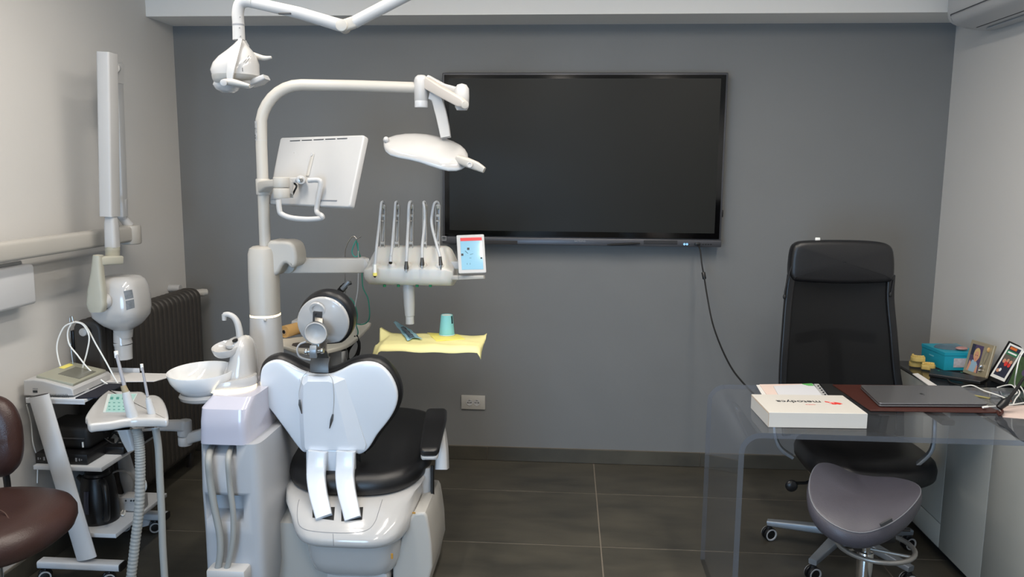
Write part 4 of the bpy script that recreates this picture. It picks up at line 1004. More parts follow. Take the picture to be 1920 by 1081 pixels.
# neck plate + hinge + dish + headrest
nb_ = bn
b = B(); b.sweep([bp(602, 694, .02), bp(601, 680, .016), bp(601, 668, -.005)], .072, .006, (1, 0, 0), rnd=.3)
b.sweep([bp(601, 672, -.002), at(600, 655, 2.93), at(606, 640, 2.95)], [.066, .052, .03], .006, (1, 0, 0), rnd=.3); b.make('neck_plate', dsteel, C)
HYY = 2.90
b = B(); b.cyl(at(571, 659, HYY), at(607, 656, HYY+.01), .009, 18, .002); b.cyl(at(571, 659, HYY), at(577, 658.5, HYY), .012, 18, .002); b.cyl(at(601, 657, HYY), at(607, 656, HYY), .0125, 18, .002); b.make('hinge_pin', steel, C)
b = B(); b.sweep([at(588, 648, HYY-.01), at(587, 658, HYY-.018), at(588, 669, HYY-.01)], .026, .012, (1, 0, 0), smooth=3); b.make('hinge_link', alu, C)
b = B(); b.sweep([at(598, 586, 2.955), at(598, 600, 2.93), at(596, 620, 2.91), at(591, 648, 2.90)], .03, .006, (1, 0, 0), smooth=3); b.make('headrest_strap', mat('brushed nickel', (150, 146, 140), .35, metal=.8), C)
dn = V(.05, -1, -.1).normalized(); dc = at(592, 624.5, 2.88)
b = B(); b.lathe([(.001, -.03), (.03, -.03), (.041, -.012), (.0425, 0), (.041, .003), (.0385, .003), (.037, .0), (.034, -.006), (.024, -.012), (.012, -.015), (.001, -.016)], dc, dn, 44); b.make('headrest_knob', white_s, C)
b = B(); b.lathe([(.0432, -.012), (.044, -.006), (.0432, 0)], dc, dn, 44, cap=False); b.make('knob_ring', steel, C)
hn = V(-.16, -math.cos(R(18)), -math.sin(R(18))).normalized(); HPt = at(605, 605, 2.965)
hq = lambda px, py, o=0: onp(px, py, HPt, hn)+hn*o
def hell(cx, cy3, a, b_, o, rot=.35, n=48, flat=0):
    out = []
    for k in range(n):
        t_ = 2*PI*k/n; x, y = a*math.cos(t_), b_*math.sin(t_)
        X = x*math.cos(rot)-y*math.sin(rot); Y = x*math.sin(rot)+y*math.cos(rot)
        if flat and Y > flat: Y = flat+(Y-flat)*.35
        out.append(hq(cx+X, cy3+Y, o))
    return out
b = B(); b.prism(hell(604.5, 605, 49, 46, 0, .5, flat=36), hn, .03, .008, dome=.022); b.make('headrest_shell', white_p, C, ang=75)
b = B(); b.prism(hell(606, 604, 54, 51, -.010, .6, flat=44), hn, .06, .022, k=5); b.make('headrest_cushion', blk_l, C, ang=75)
b = B(); b.lathe([(.034, -.004), (.030, .001), (.022, .001), (.018, -.004)], hq(598, 578, .016), hn, 30, cap=False); b.make('headrest_collar', white_p, C)
b = B(); b.prism([hq(591.5, 579.5, .022), hq(608, 580.5, .022), hq(608, 598, .022), hq(591, 598, .022)], hn, .02); b.make('strap_slot', dgrey_p, C)
b = B(); b.ball(hq(596, 584, .023), .004, 8); b.make('slot_screw', blk_p, C)
b = B(); b.tube([at(574, 640, 2.92), at(562, 645, 2.92), at(557, 655, 2.92), at(562, 668, 2.93), at(580, 674, 2.95), at(605, 676, 2.96)], .0035, 8, smooth=6); b.make('white_cord', white_s, C)
# support yoke with two prongs
def bb5(x, y): return (440+x/2.452, 640+y/2.452)
pt = [(338, 483), (548, 487), (556, 500), (557, 600), (557, 640), (465, 640), (462, 612), (455, 606), (432, 605), (424, 612), (422, 640), (338, 640), (336, 600), (336, 500)]
b = B(); b.prism([bp(*c5(x, y), .024) for x, y in pt], bn, .035, .006)
pl_ = [(379, 630, .006), (383, 680, .006), (392, 740, .004), (404, 785, 0), (411, 812, -.01)]
pr_ = [(511, 630, .006), (514, 680, .006), (522, 740, .004), (533, 785, 0), (539, 812, -.01)]
for pp in (((596, 845, 2.966), (594, 870, 2.958), (593, 895, 2.938), (597, 925, 2.90), (603, 950, 2.865), (608, 970, 2.835)), ((649, 845, 2.966), (648, 870, 2.958), (647, 895, 2.938), (651, 925, 2.90), (657, 950, 2.865), (662, 973, 2.835))):
    b.sweep([at(*q) for q in pp], [.074, .073, .070, .066, .062], .034, (1, 0, 0), smooth=4, rnd=.45)
b.make('backrest_yoke', shell_m, C, ang=40)
# seat cushion
def seat_ring(z, g, lift=0):
    out = []
    for k in range(64):
        t_ = 2*PI*k/64; ct, st_ = math.cos(t_), math.sin(t_)
        x = math.copysign(abs(ct)**.68, ct)*.30*g; y = math.copysign(abs(st_)**.62, st_)*.35*g
        f = (y+.35)/.70
        x *= .94+.10*f
        out.append(V(CX+.01+x, 3.285+y, z+lift*max(0, f)))
    return out
b = B(); lf = .09
b.loft([seat_ring(.385, .86, lf*.5), seat_ring(.39, .94, lf*.6), seat_ring(.405, .985, lf*.8), seat_ring(.43, 1.0, lf), seat_ring(.452, .985, lf), seat_ring(.468, .95, lf), seat_ring(.476, .88, lf), seat_ring(.476, .6, lf), seat_ring(.470, .2, lf)]); b.make('seat_cushion', blk_l, C, ang=80)
# seat pan (white) below the cushion
def pan(z, y0, hw, y1=3.6, n=3.6, cx=CX+.01, lift=0): return [V(p.x, p.y, p.z+lift*(p.y-y0)/(y1-y0)) for p in sq((cx, (y0+y1)/2), hw, (y1-y0)/2, z, n, 56)]
LX = at(641, 1010, 2.76).x
b = B()
b.loft([pan(.258, 2.83, .185, 3.4, 4, LX), pan(.258, 2.80, .20, 3.42, 4, LX), pan(.266, 2.775, .212, 3.45, 4, LX), pan(.284, 2.762, .224, 3.48, 4, LX, .02), pan(.306, 2.768, .233, 3.5, 4, LX-.005, .03), pan(.335, 2.80, .25, 3.55, 3.8, LX-.015, .05), pan(.362, 2.85, .268, 3.6, 3.6, CX+.01, .06), pan(.385, 2.905, .282, 3.6, 3.6, CX+.01, .08), pan(.395, 2.96, .28, 3.6, 3.6, CX+.01, .08)]); PAN = b.make('seat_pan', white_p, C, ang=60)
b = B(); b.loft([pan(.10, 2.88, .14, 3.3, 5, LX), pan(.125, 2.85, .168, 3.35, 5, LX), pan(.17, 2.835, .182, 3.38, 5, LX), pan(.262, 2.822, .190, 3.38, 5, LX)]); b.make('lift_housing', white_p, C, ang=50)
b = B(); b.loft([pan(.0, 2.97, .14, 3.5, 4, LX), pan(.11, 2.95, .13, 3.5, 4, LX)]); b.make('base_foot', blk_p, C)
b = B(); b.box((LX+.02, 2.96, .085), (.24, .16, .06), .01); b.make('lift_link', white_s, C)
# panel line and prong slots on the pan
b = B(); trace(b, PAN, [(561, 936), (558, 950), (558, 972), (563, 986), (580, 994), (620, 998), (665, 998), (690, 992), (703, 978), (711, 955), (717, 936)], .0013); trace(b, PAN, [(624.5, 1000), (625, 1010), (625.5, 1022)], .0013); b.make('panel_seam', greyink, C)
for q4_ in (((586, 950), (628, 950), (626, 975), (586, 970)), ((640, 953), (681, 950), (679, 974), (640, 977))):
    b = B(); drape(b, PAN, q4_, lift=.0008); b.make('prong_slot', blk_m, C)
# armrests
def armrest(px, side):
    pass
for side, xc_ in ((1, at(806, 840, 3.02).x), (-1, at(476, 835, 3.02).x)):
    dx = .0 if side == 1 else 0
    if side == 1:
        e0, e1, e2, e3 = at(806, 853, 3.0), at(811, 820, 3.08), at(818, 785, 3.22), at(820, 768, 3.34)
        pth = [at(804, 850, 2.99), at(809, 822, 3.09), at(816, 790, 3.21), at(819, 770, 3.33)]
        wds = [.076, .084, .092, .088]
    else:
        pth = [at(468, 836, 2.97), at(486, 806, 3.08), at(508, 775, 3.21), at(524, 756, 3.33)]
        wds = [.070, .082, .086, .082]
    b = B(); b.sweep(pth, wds, .032, (1, 0, 0), smooth=6, rnd=.75, er=.02); b.make('armrest_pad', blk_l, C)
    b = B(); off = V(0, .004, -.022); b.sweep([p+off for p in pth], [w_*.88 for w_ in wds], .016, (1, 0, 0), smooth=6, rnd=.6, er=.012); b.make('armrest_shell', white_s, C)
    b = B()
    if side == 1:
        b.sweep([at(826, 800, 3.22), at(829, 840, 3.2), at(829, 878, 3.18)], [.03, .045, .052], .07, (1, 0, 0), smooth=3, rnd=.4)
    else:
        b.sweep([at(520, 800, 3.22), at(524, 840, 3.2), at(527, 872, 3.18)], [.03, .045, .04], .06, (1, 0, 0), smooth=3, rnd=.4)
    b.make('armrest_post', white_s, C)
b = B(); b.tube([at(811, 872, 3.16), at(811, 938, 3.12)], .0075, 10, flat=2); b.make('release_lever', blk_m, C)
b = B(); b.tube([at(796, 875, 3.17), at(798, 935, 3.15)], [.032, .03], 18); b.make('side_cover', white_s, C)
b = B(); b.cyl(at(797, 936, 3.15), at(797, 942, 3.15), .028, 18); b.make('side_cover_ring', blk_p, C)
# base side cover at right
ys_ = 2.93
ol = [(776, 962), (790, 960), (797, 961), (801, 968), (805, 990), (809, 1020), (811, 1062), (806, 1081), (800, 1150), (737, 1150), (736, 1062), (744, 1035), (756, 1000), (768, 972)]
def bs(px, py): p = at(px, py, ys_); p.z = max(p.z, .01); return p
b = B(); b.prism([bs(x, y) for x, y in ol], (0, -1, 0), .34, .010); b.make('base_cover', cream_p, C)
b = B(); b.box(at(735, 1042, 2.80), (.008, .004, .02)); b.box(at(776, 961, 2.925), (.012, .004, .006)); b.make('worn_patch', mat('ochre adhesive', (176, 130, 50), .6), C)
# napkin chain with clips
t = thing('bib_chain', 'thin bib cord with two silver clips draped over the chair backrest', 'bib clip', bp(602, 690, .03))
o_ = .0285
b = B(); b.tube([bp(583, 690, .03), bp(573, 699, o_), bp(569, 712, o_), bp(565, 730, o_), bp(566, 743, o_)], .0012, 6, smooth=5); b.tube([bp(618, 694, .03), bp(626, 703, o_), bp(629, 720, o_), bp(630, 745, o_), bp(628, 770, o_)], .0012, 6, smooth=5); b.make('cord', lgrey_p, t)
for (p0, p1, p2) in (((566, 743), (567, 752), (570.5, 769)), ((628, 770), (626, 780), (622, 796))):
    b = B(); b.tube([bp(*p0, o_), bp(*p1, o_+.003), bp(*p2, o_+.002)], [.003, .0055, .0015], 8, flat=.6); b.make('clip', dsteel, t)

# ================================================================== assistant panel with suction handpieces
A_ = thing('suction_holder', 'white suction holder with mint key foil on an arm left of the unit', 'control panel', (-1.6, 2.75, .75))
zA = .80
ao = [(162, 783), (160, 778), (170, 762), (186, 743), (197, 734), (204, 730), (215, 731), (240, 733), (268, 733), (276, 739), (293, 739.5), (304, 745), (312, 760), (316, 778), (312, 785), (292, 784), (268, 784), (240, 785), (210, 790), (180, 793), (166, 794)]
b = B(); b.prism(crs(zq(ao, zA), 3, True), (0, 0, 1), .032, .010, k=4); b.make('panel_body', white_p, A_, ang=50)
b = B(); b.prism(zq([(202, 738), (258, 737), (240, 772), (193, 772)], zA+.0025), (0, 0, 1), .002, .0005); kf = b.make('key_frame', mat('pale foil', (205, 214, 214), .4), A_)
b = B(); b.prism(zq([(208, 738.5), (256, 738), (236, 771.5), (198, 771)], zA+.0032), (0, 0, 1), .001); kf = b.make('key_foil', mint_m, A_)
b = B()
for u0, v0 in ((210, 745.5), (221, 745.5), (232, 745.5), (243, 745.5)): b.prism(zq([(u0-2.6, v0-2), (u0+2.6, v0-2), (u0+1.8, v0+2.4), (u0-3.4, v0+2.4)], zA+.0042), (0, 0, 1), .001)
for v0 in (754, 761, 767):
    for u0 in (205, 214, 223, 232): b.prism(zq([(u0-2, v0-.5), (u0+2, v0-.5), (u0+2, v0+.4), (u0-2, v0+.4)], zA+.0042), (0, 0, 1), .001)
b.make('key_symbols', mat('teal symbols', (70, 140, 132), .5), A_, kind='stuff')
b = B(); b.sweep([atz(205, 790, zA-.02), at(235, 800, 2.78), at(285, 797, 2.86), at(330, 797, 2.95), at(345, 797, 2.97)], [.04, .038, .038, .044, .044], [.03, .035, .035, .04, .04], (0, 0, 1), smooth=4, rnd=.5)
b.make('panel_arm', white_s, A_)
p = at(346, 800, 2.98); b = B(); b.cyl((p.x, p.y, p.z-.035), (p.x, p.y, p.z+.028), .028, 24, .005); b.make('arm_joint', white_s, A_)
b = B(); p2 = at(346, 820, 2.98); b.cyl((p.x, p.y, p2.z-.03), (p.x, p.y, p.z-.037), .027, 24, .004); b.sweep([V(p.x, p.y, p2.z-.01), at(362, 818, 2.98), at(385, 812, 2.98)], .044, .04, (0, 0, 1), rnd=.5); b.make('lower_joint', white_s, A_)
b = B(); b.sweep([at(232, 795, 2.72), at(242, 822, 2.72), at(250, 842, 2.72)], [.05, .045, .03], .04, (1, 0, 0), smooth=4, rnd=.6); b.make('panel_bracket', lgrey_p, A_)
def handp(lab, tip, col, grip, hose, r, y0, ribs, tint):
    t = thing('suction_handpiece', lab, 'suction tube', at(*grip[-1], y0), 'suction handpieces')
    b = B(); b.tube([at(*tip[0], y0+.02), at(*tip[1], y0)], [r*.32, r*.40], 12); b.make('suction_tip', clr if 0 else mat('clear grey tube', (150, 152, 160), .15, spec=.7), t)
    b = B(); b.tube([at(tip[0][0]-.5, tip[0][1]-4, y0+.02), at(tip[0][0]+.8, tip[0][1]+8, y0+.02)], [r*.42, r*.40], 12); b.make('tip_cap', wbulb, t)
    b = B(); b.tube([at(*col[0], y0), at(*col[1], y0)], [r*.55, r*.75], 16); b.make('collar', tint, t)
    gp = [at(*g_, y0) for g_ in grip]; b = B(); b.tube(gp, [r*.75, r*1.0, r*1.12, r*1.25, r*1.1], 18, smooth=3); b.make('grip', hose_l, t)
    hpnt = [at(x, y, y0) for x, y in hose]; hpnt = [V(p.x, p.y, max(p.z, r+.004)) for p in hpnt]
    sm = crs(hpnt, 40 if ribs else 8)
    rs = [r*(1.0+(.06 if (i//2) % 2 else -.02)) for i in range(len(sm))] if ribs else r
    b = B(); b.tube(sm, rs, 14); b.make('hose', hose_m, t)
handp('large suction handpiece with ribbed grey hose, left one in the holder', ((218, 662), (233, 722)), ((231, 722), (237, 738)), ((236, 734), (241, 755), (247, 775), (252, 792), (255, 800)), ((254, 797), (261, 830), (263, 880), (261, 950), (253, 1020), (245, 1090), (238, 1160), (236, 1200)), .0165, 2.62, True, mat('tan plastic', (150, 138, 112), .5))
handp('slim suction handpiece with smooth grey hose, right one in the holder', ((266, 686), (277, 743)), ((276.5, 744), (279, 752)), ((278, 748), (282, 765), (287, 782), (291, 797), (292, 802)), ((291, 798), (297, 840), (300, 900), (303, 960), (305, 1020), (309, 1090), (312, 1160), (314, 1200)), .0125, 2.66, False, lgrey_p)

# ================================================================== ceiling mounted lamp
W = thing('ceiling_surgical_lamp', 'white dental lamp with two handles on a jointed arm from the ceiling', 'operating lamp', (-.45, 2.6, 2.2))
WYY = 2.6
b = B(); b.tube([at(448, 75, WYY), at(447, 45, WYY), at(446, 25, WYY), at(450, 8, WYY), at(462, 2, WYY), at(474, 4, WYY)], [.0195, .0185, .0185, .0185, .019, .019], 20, smooth=5); b.make('lamp_neck', white_s, W)
b = B(); b.tube([at(462, 2, WYY), at(560, 24, WYY), at(640, 48, WYY)], [.017, .0185, .0195], 20); b.make('lower_arm', white_s, W)
b = B(); b.box(at(534, 25.5, WYY-.016), (.04, .01, .005), .001, ); b.make('arm_slot', dgrey_p, W)
b = B(); j = at(643, 49, WYY-.01); b.cyl(j+V(0, -.02, 0), j+V(0, .03, 0), .019, 22, .003); b.sweep([j, at(664, 42, WYY)], .036, .034, (0, 0, 1), rnd=.5); b.make('elbow_joint', cream_p, W)
b = B(); j2 = at(664, 42, WYY); d2 = (at(760, -8, WYY)-j2).normalized(); end = j2+d2*((CEIL-.07-j2.z)/d2.z) if d2.z > 0 else j2
b.tube([j2, end], [.019, .021], 20); b.make('upper_arm', white_s, W)
b = B(); b.cyl((end.x, end.y, CEIL-.10), (end.x, end.y, CEIL), .05, 28, .004); b.make('ceiling_mount', white_s, W)
b = B(); b.lathe([(.0188, -.001), (.0192, 0), (.0192, .004), (.0188, .005)], at(447, 48, WYY), (0, 0, 1), 24, cap=False)
for px, py in ((450, 32), (449, 52), (451, 68)): b.ball(at(px, py, WYY-.0185), .0022, 8)
b.make('neck_screw', greyink, W)
# head: shell lofted along its tilted axis
ax_top, ax_bot = at(452, 78, WYY), at(447, 170, WYY)
def headring(px, py, wpx, dp, n=2.2):
    c_ = at(px, py, WYY); a_ = wpx/2*WYY/F
    return sq((c_.x, c_.y), a_, dp, c_.z, n, 40)
b = B(); b.loft([headring(452, 76, 14, .014), headring(451, 84, 24, .022), headring(450, 96, 46, .045), headring(446, 108, 68, .062), headring(443, 120, 82, .072), headring(441, 133, 86, .075), headring(443, 143, 84, .074)]); b.make('lamp_shell', white_p, W, ang=70)
b = B(); b.loft([headring(443, 142, 85, .076), headring(441, 150, 78, .072), headring(436, 158, 58, .06)]); b.make('lower_shell', cream_p, W, ang=70)
b = B(); b.loft([headring(427, 152, 44, .05), headring(425, 160, 46, .05), headring(426, 168, 38, .04), headring(428, 174, 20, .02)]); b.loft([headring(452, 150, 50, .05), headring(455, 160, 44, .045), headring(456, 165, 24, .02)]); b.make('reflector_bowl', white_p, W, ang=70)
b = B(); b.sweep([at(451, 74, WYY-.02), at(443, 95, WYY-.055), at(436, 115, WYY-.078), at(432, 135, WYY-.086), at(431, 148, WYY-.086)], [.012, .022, .028, .024, .018], .006, (1, 0, 0), smooth=5, rnd=.5); b.make('yoke_arm', white_s, W)
b = B(); b.sweep([at(456, 78, WYY+.02), at(464, 88, WYY+.045)], [.02, .012], .01, (1, 0, 0), rnd=.5); b.make('rear_yoke', lgrey_p, W)
yh = WYY-.088; b = B(); b.tube([at(419, 153, yh), at(435, 154, yh), at(450, 157, yh), at(468, 161, yh)], [.008, .011, .009, .005], 14, smooth=3); b.make('front_handle', cream_p, W)
b = B(); b.cyl(at(419, 155, yh-.004), at(419, 155, yh-.018), .0105, 18, .002); b.make('handle_screw', lgrey_p, W)
yh2 = WYY+.03; b = B(); b.tube([at(470, 102, yh2), at(482, 106, yh2), at(496, 109, yh2), at(509, 107.5, yh2)], [.011, .0095, .0075, .004], 14, smooth=3); b.make('rear_handle', cream_p, W)
b = B(); b.sweep([at(470, 158, WYY+.01), at(487, 152, WYY+.01), at(500, 145, WYY+.01)], [.06, .07, .05], [.016, .02, .016], (0, 1, 0), rnd=.6); b.make('side_plate', lgrey_p, W)
b = B()
for (a0, a1) in (((457, 117), (467, 104)), ((460, 119), (470, 106))): b.tube([at(*a0, WYY-.066), at(*a1, WYY-.052)], .0008, 5)
b.tube([at(454.5, 127, WYY-.074), at(455, 134, WYY-.075)], .0012, 5); b.make('vent_line', dgrey_p, W)

# ================================================================== surgical trolley behind the chair
cream_l = mat('pale cream plastic', (212, 208, 196), .4)
S = thing('surgery_trolley', 'cream plastic cart with handle opening behind the dental chair headrest', 'trolley', (-1.2, 3.95, 0))
zS = at(540, 632, 3.75).z
ol = [(505, 640), (528, 634), (600, 626), (690, 603), (686, 616), (660, 640), (630, 652), (590, 658), (555, 655), (528, 646)]
b = B(); b.prism(crs([atz(x, y, zS) for x, y in ol], 3, True), (0, 0, 1), .02, .006); b.make('cart_top', cream_l, S, ang=50)
b = B(); b.prism([atz(x, y, zS+.001) for x, y in ((547, 647), (549, 643), (560, 641.5), (580, 643), (588, 647), (580, 652), (560, 651))], (0, 0, 1), .004); b.make('handle_opening', dgrey_p, S)
cS = atz(620, 635, zS); b = B(); b.cyl((cS.x+.02, cS.y, .12), (cS.x+.02, cS.y, zS-.015), .03, 20); b.make('cart_column', lgrey_p, S)
for k in range(4):
    an = R(45+90*k); e = V(cS.x+.02, cS.y, .10)+V(math.cos(an), math.sin(an), 0)*.2; b = B(); b.sweep([V(cS.x+.02, cS.y, .13), e], .05, .03, V(-math.sin(an), math.cos(an), 0), rnd=.5); b.make('cart_leg', cream_p, S); caster(S, e.x, e.y, .03, an)
# film roll
t = thing('film_roll', 'amber cling film roll lying on the cream cart', 'film roll', atz(540, 628, zS))
r0 = at(533, 622, 3.72); r0.z = zS+.033; r1 = r0+V(.075, .20, 0)
b = B(); x_, y_, z_ = frame(r1-r0); b.lathe([(.010, 0), (.029, 0), (.03, .002), (.03, .215), (.010, .215)], r0, r1-r0, 28); b.make('film', amber_m, t)
b = B(); b.lathe([(.0095, -.004), (.0135, -.004), (.0135, .001)], r0, r1-r0, 20, cap=False); b.make('core', mat('cardboard core', (190, 160, 120), .7), t)
b = B(); b.lathe([(.0098, -.002), (.001, -.001)], r0, r1-r0, 20); b.make('core_hole', blk_m, t)
bxs = at(560, 615, 3.85); b = B(); b.box((bxs.x+.01, 3.86, zS+.036), (.07, .1, .07), .01); b.make('white_unit', white_s, label='small white unit on the cream cart beside the film roll', cat='device')
# surgical motor hanging in bracket on a steel pole
PY2 = 3.9
t = thing('drip_pole', 'bent steel drip pole with fork hook rising behind the console arm', 'pole', at(648, 610, PY2))
b = B(); b.tube([V(at(650, 600, PY2).x, PY2, zS), at(648, 560, PY2), at(647, 480, PY2), at(651, 458, PY2), at(659, 445, PY2), at(664, 442.5, PY2), at(669, 448, PY2)], .0024, 8, smooth=5); b.tube([at(669, 448, PY2), at(677, 443, PY2)], .0022, 8); b.tube([at(663, 443, PY2), at(661, 446, PY2)], .002, 8); b.make('rod', steel, t)
b = B(); q = at(645, 540, PY2); b.sweep([at(636, 548, PY2-.02), at(645, 537, PY2-.03)], .04, .03, (0, 1, 0), rnd=.3); b.sweep([at(644, 534, PY2-.03), at(658, 530, PY2-.03)], .018, .02, (0, 0, 1)); b.make('clamp', blk_p, t)
b = B(); b.cyl(at(641, 542, PY2-.05), at(655, 527, PY2-.05), .011, 16, .002); b.make('clamp_knob', alu, t)
tub = [([(668, 450), (672, 470), (678, 490), (679, 520), (681, 540), (690, 560), (693, 590), (688, 604), (675, 608), (662, 604)], 0), ([(667, 451), (660, 470), (664, 480), (671, 478), (671, 455)], 1), ([(645, 560), (655, 558), (664, 568), (670, 590), (668, 608), (671, 625), (660, 645), (640, 655), (620, 652), (614, 640)], 0)]
for k, (pp, mi) in enumerate(tub):
    b = B(); b.tube([at(x, y, PY2-.02*k-.02) for x, y in pp], .0030, 8, smooth=7); b.make('irrigation_tube', [grn_t, teal_t][mi], label=['green irrigation tube looping from pole hook down to the cart', 'short teal tube loop hanging at the pole hook', 'green irrigation tube curling behind the headrest'][k], cat='tube')
b = B(); b.tube([at(x, y, 3.82) for x, y in ((672, 470), (671, 540), (665, 580), (668, 620), (676, 660), (668, 690))], .0026, 8, smooth=6); b.make('grey_tube', lgrey_p, label='thin grey tube hanging behind the cream cart', cat='tube')
cpt = at(637, 668, 3.78); t = thing('steel_canister', 'steel canister with dark lid rim held below the cream cart', 'canister', V(cpt.x, 3.78, at(637, 700, 3.78).z))
b = B(); b.cyl((cpt.x, 3.78, at(637, 705, 3.78).z), (cpt.x, 3.78, at(637, 655, 3.78).z), .04, 28, .003); b.make('canister_body', steel, t)
b = B(); b.cyl((cpt.x, 3.78, at(637, 655, 3.78).z), (cpt.x, 3.78, zS-.02), .03, 24); b.make('canister_neck', dgrey_p, t)
b = B(); rr = random.Random(9)
for k in range(5):
    b.tube([at(x+rr.uniform(-4, 4), y+rr.uniform(-3, 3), 3.8) for x, y in ((664, 640), (652, 660), (656, 676), (668, 668), (674, 645), (668, 630))], .004, 8, smooth=5)
b.make('coiled_cable', blk_m, label='black cable coiled below the right end of the cream cart', cat='cable')
# ================================================================== CREDENZA and ACRYLIC DESK
CRX, CRZ = 1.618, .74
t = thing('credenza', 'low white lacquered credenza with smoked glass top along the right wall', 'credenza', (1.8, 2.7, 0))
y0c, y1c = 1.30, 4.02
b = B(); b.box(((CRX+.02+XR)/2, (y0c+y1c)/2, (CRZ-.012+.06)/2), (XR-CRX-.022, y1c-y0c, CRZ-.012-.06), .002); b.make('carcass', cred_m, t)
b = B(); b.box(((CRX+.05+XR)/2, (y0c+y1c)/2, .03), (XR-CRX-.06, y1c-y0c-.02, .058)); b.make('plinth', blk_m, t)
ysd = [y1c-.002, at(1765, 900, 3).y, 0]
# doors measured from seams in the front
def yfront(px, py): return atx(px, py, CRX).y
sA, sB = yfront(1771, 890), yfront(1850, 950)
edges = [y1c-.003, sA, sB, sB-(sA-sB), sB-2*(sA-sB), y0c]
edges = [e for e in edges if e >= y0c]
zmid = atx(1735, 955, CRX).z
for i, (e1, e0) in enumerate(zip(edges, edges[1:])):
    if e1-e0 < .05: continue
    if i == 0:
        for (za, zb) in ((.065, zmid-.002), (zmid+.002, CRZ-.016)):
            b = B(); b.box((CRX+.009, (e0+e1)/2, (za+zb)/2), (.018, e1-e0-.004, zb-za), .0012); b.make('drawer_front', cred_m, t)
    else:
        b = B(); b.box((CRX+.009, (e0+e1)/2, (.065+CRZ-.016)/2), (.018, e1-e0-.004, CRZ-.081), .0012); b.make('door', cred_m, t)
b = B(); b.box(((CRX+XR)/2-.003, (y0c+y1c)/2, CRZ-.006), (XR-CRX-.002, y1c-y0c+.006, .012), .002); b.make('glass_top', topgl_m, t)

DZ = .78; DY0, DY1 = 2.70, 3.33; DX = .60; TH = .019
t = thing('acrylic_desk', 'clear acrylic waterfall desk with bent leg at left resting on credenza', 'desk', (1.2, 3.0, 0))
outp, inp = [], []
rc = .075
def bend(r, th):
    pts = [V(DX+th, 0, .0), V(DX+th, 0, .3), V(DX+th, 0, DZ-rc)]
    for k in range(1, 9):
        a_ = R(180-90*k/8); pts.append(V(DX+rc+(rc-th)*math.cos(a_), 0, DZ-rc+(rc-th)*math.sin(a_)))
    pts += [V(1.3, 0, DZ-th), V(1.93, 0, DZ-th)]; return pts
po, pi_ = bend(rc, 0), bend(rc, TH)
b = B(); N = len(po)
vf = [[b.bm.verts.new(V(p.x, yy, p.z)) for p in L_] for yy in (DY0, DY1) for L_ in (po, pi_)]
of, inf, ob, inb = vf
for i in range(N-1):
    b.mi = 0; b.face([of[i], of[i+1], ob[i+1], ob[i]]); b.face([inf[i], inb[i], inb[i+1], inf[i+1]])
    b.mi = 1; b.face([of[i], inf[i], inf[i+1], of[i+1]]); b.face([ob[i], ob[i+1], inb[i+1], inb[i]])
b.mi = 1; b.face([of[0], ob[0], inb[0], inf[0]]); b.face([of[-1], inf[-1], inb[-1], ob[-1]])
b.make('bent_sheet', [acr, acr_e], t, ang=30)
b = B(); b.box((1.90, 3.0, (CRZ+DZ-TH)/2), (.04, .5, DZ-TH-CRZ-.001), .003); b.make('rest_pad', acr_e, t)

# ---- things on the acrylic desk
def deskp(px, py, z=DZ): return atz(px, py, z)
zt = DZ+.055
t = thing('white_gift_box', 'white cardboard box with red and black lettering on the acrylic desk', 'box', deskp(1520, 780))
A0 = atz(1442, 772.5, zt); A1 = atz(1627, 775, zt); A3 = atz(1409, 738.5, zt); A2 = A3+(A1-A0)
ux_ = (A1-A0).normalized(); vy_ = (A3-A0).normalized(); A3 = A0+vy_*(A3-A0).length
b = B(); b.prism([A0, A1, A2, A3], (0, 0, 1), zt-DZ-.001, .001, k=1); b.make('carton', mat('white gloss card', (208, 205, 199), .35), t)
b = B(); b.tube([A3+V(-.0006, 0, -.004), A0+V(-.0006, 0, -.004)], .0009, 4); b.tube([A0+V(-.0004, -.0004, -.004), V(A0.x-.0004, A0.y-.0004, DZ+.003)], .0007, 4); b.make('kraft_edge', mat('kraft edge', (170, 140, 104), .7), t)
tc_ = atz(1498, 752.5, zt+.0006); text('black_lettering', 'metodyca', .041, tc_+V(0, .002, 0), -ux_, -vy_, ink, t, .0003)
tc2 = atz(1520, 758, zt+.0006); text('small_lettering', 'metodyca', .009, tc2, -ux_, -vy_, redink, t, .0002)
q = atz(1565, 756, zt+.0006); b = B()
def lp(a_, c_): return q+ux_*a_+vy_*c_+V(0, 0, .0004)
b.prism([lp(x*.55, y*.8) for x, y in ((.05, -.004), (.036, .012), (.012, .022), (-.02, .024), (-.048, .036), (-.052, .022), (-.03, .014), (-.034, .002), (-.022, -.012), (.0, -.016), (.01, -.008), (.028, -.016), (.036, -.008))], (0, 0, 1), .0004); b.make('red_emblem', redink, t)
b = B(); b.tube([lp(-.008+.008*math.cos(k*PI/6), .004+.010*math.sin(k*PI/6)) for k in range(9)], .0009, 5); b.make('emblem_cutout', wbulb, t)
# papers
def flat(name, pix, z, th, m, label, cat, group=None):
    b = B(); b.prism([atz(x, y, z) for x, y in pix], (0, 0, 1), th); return b.make(name, m, label=label, cat=cat, group=group)
t = flat('white_sheet', ((1418, 721), (1440, 721), (1462, 745), (1432, 745)), DZ+.002, .0015, white_pap, 'white paper sheet peeking out left of the pink paper on desk', 'paper')
t = flat('pink_sheet', ((1424, 720), (1505, 719), (1530, 752), (1446, 752)), DZ+.0045, .002, pink_pap, 'pink paper sheet lying behind the white box on desk', 'paper')
t = flat('printed_sheet', ((1450, 723), (1524, 719), (1550, 752), (1466, 752)), DZ+.007, .002, mat('cool white paper', (214, 216, 222), .6), 'cool white printed sheet on top of the pink paper', 'paper')
t = flat('green_note', ((1504, 719), (1522, 718), (1526, 722), (1516, 722)), DZ+.009, .0015, mat('green slip', (96, 176, 96), .6), 'small green slip at the rear edge of the papers', 'note')
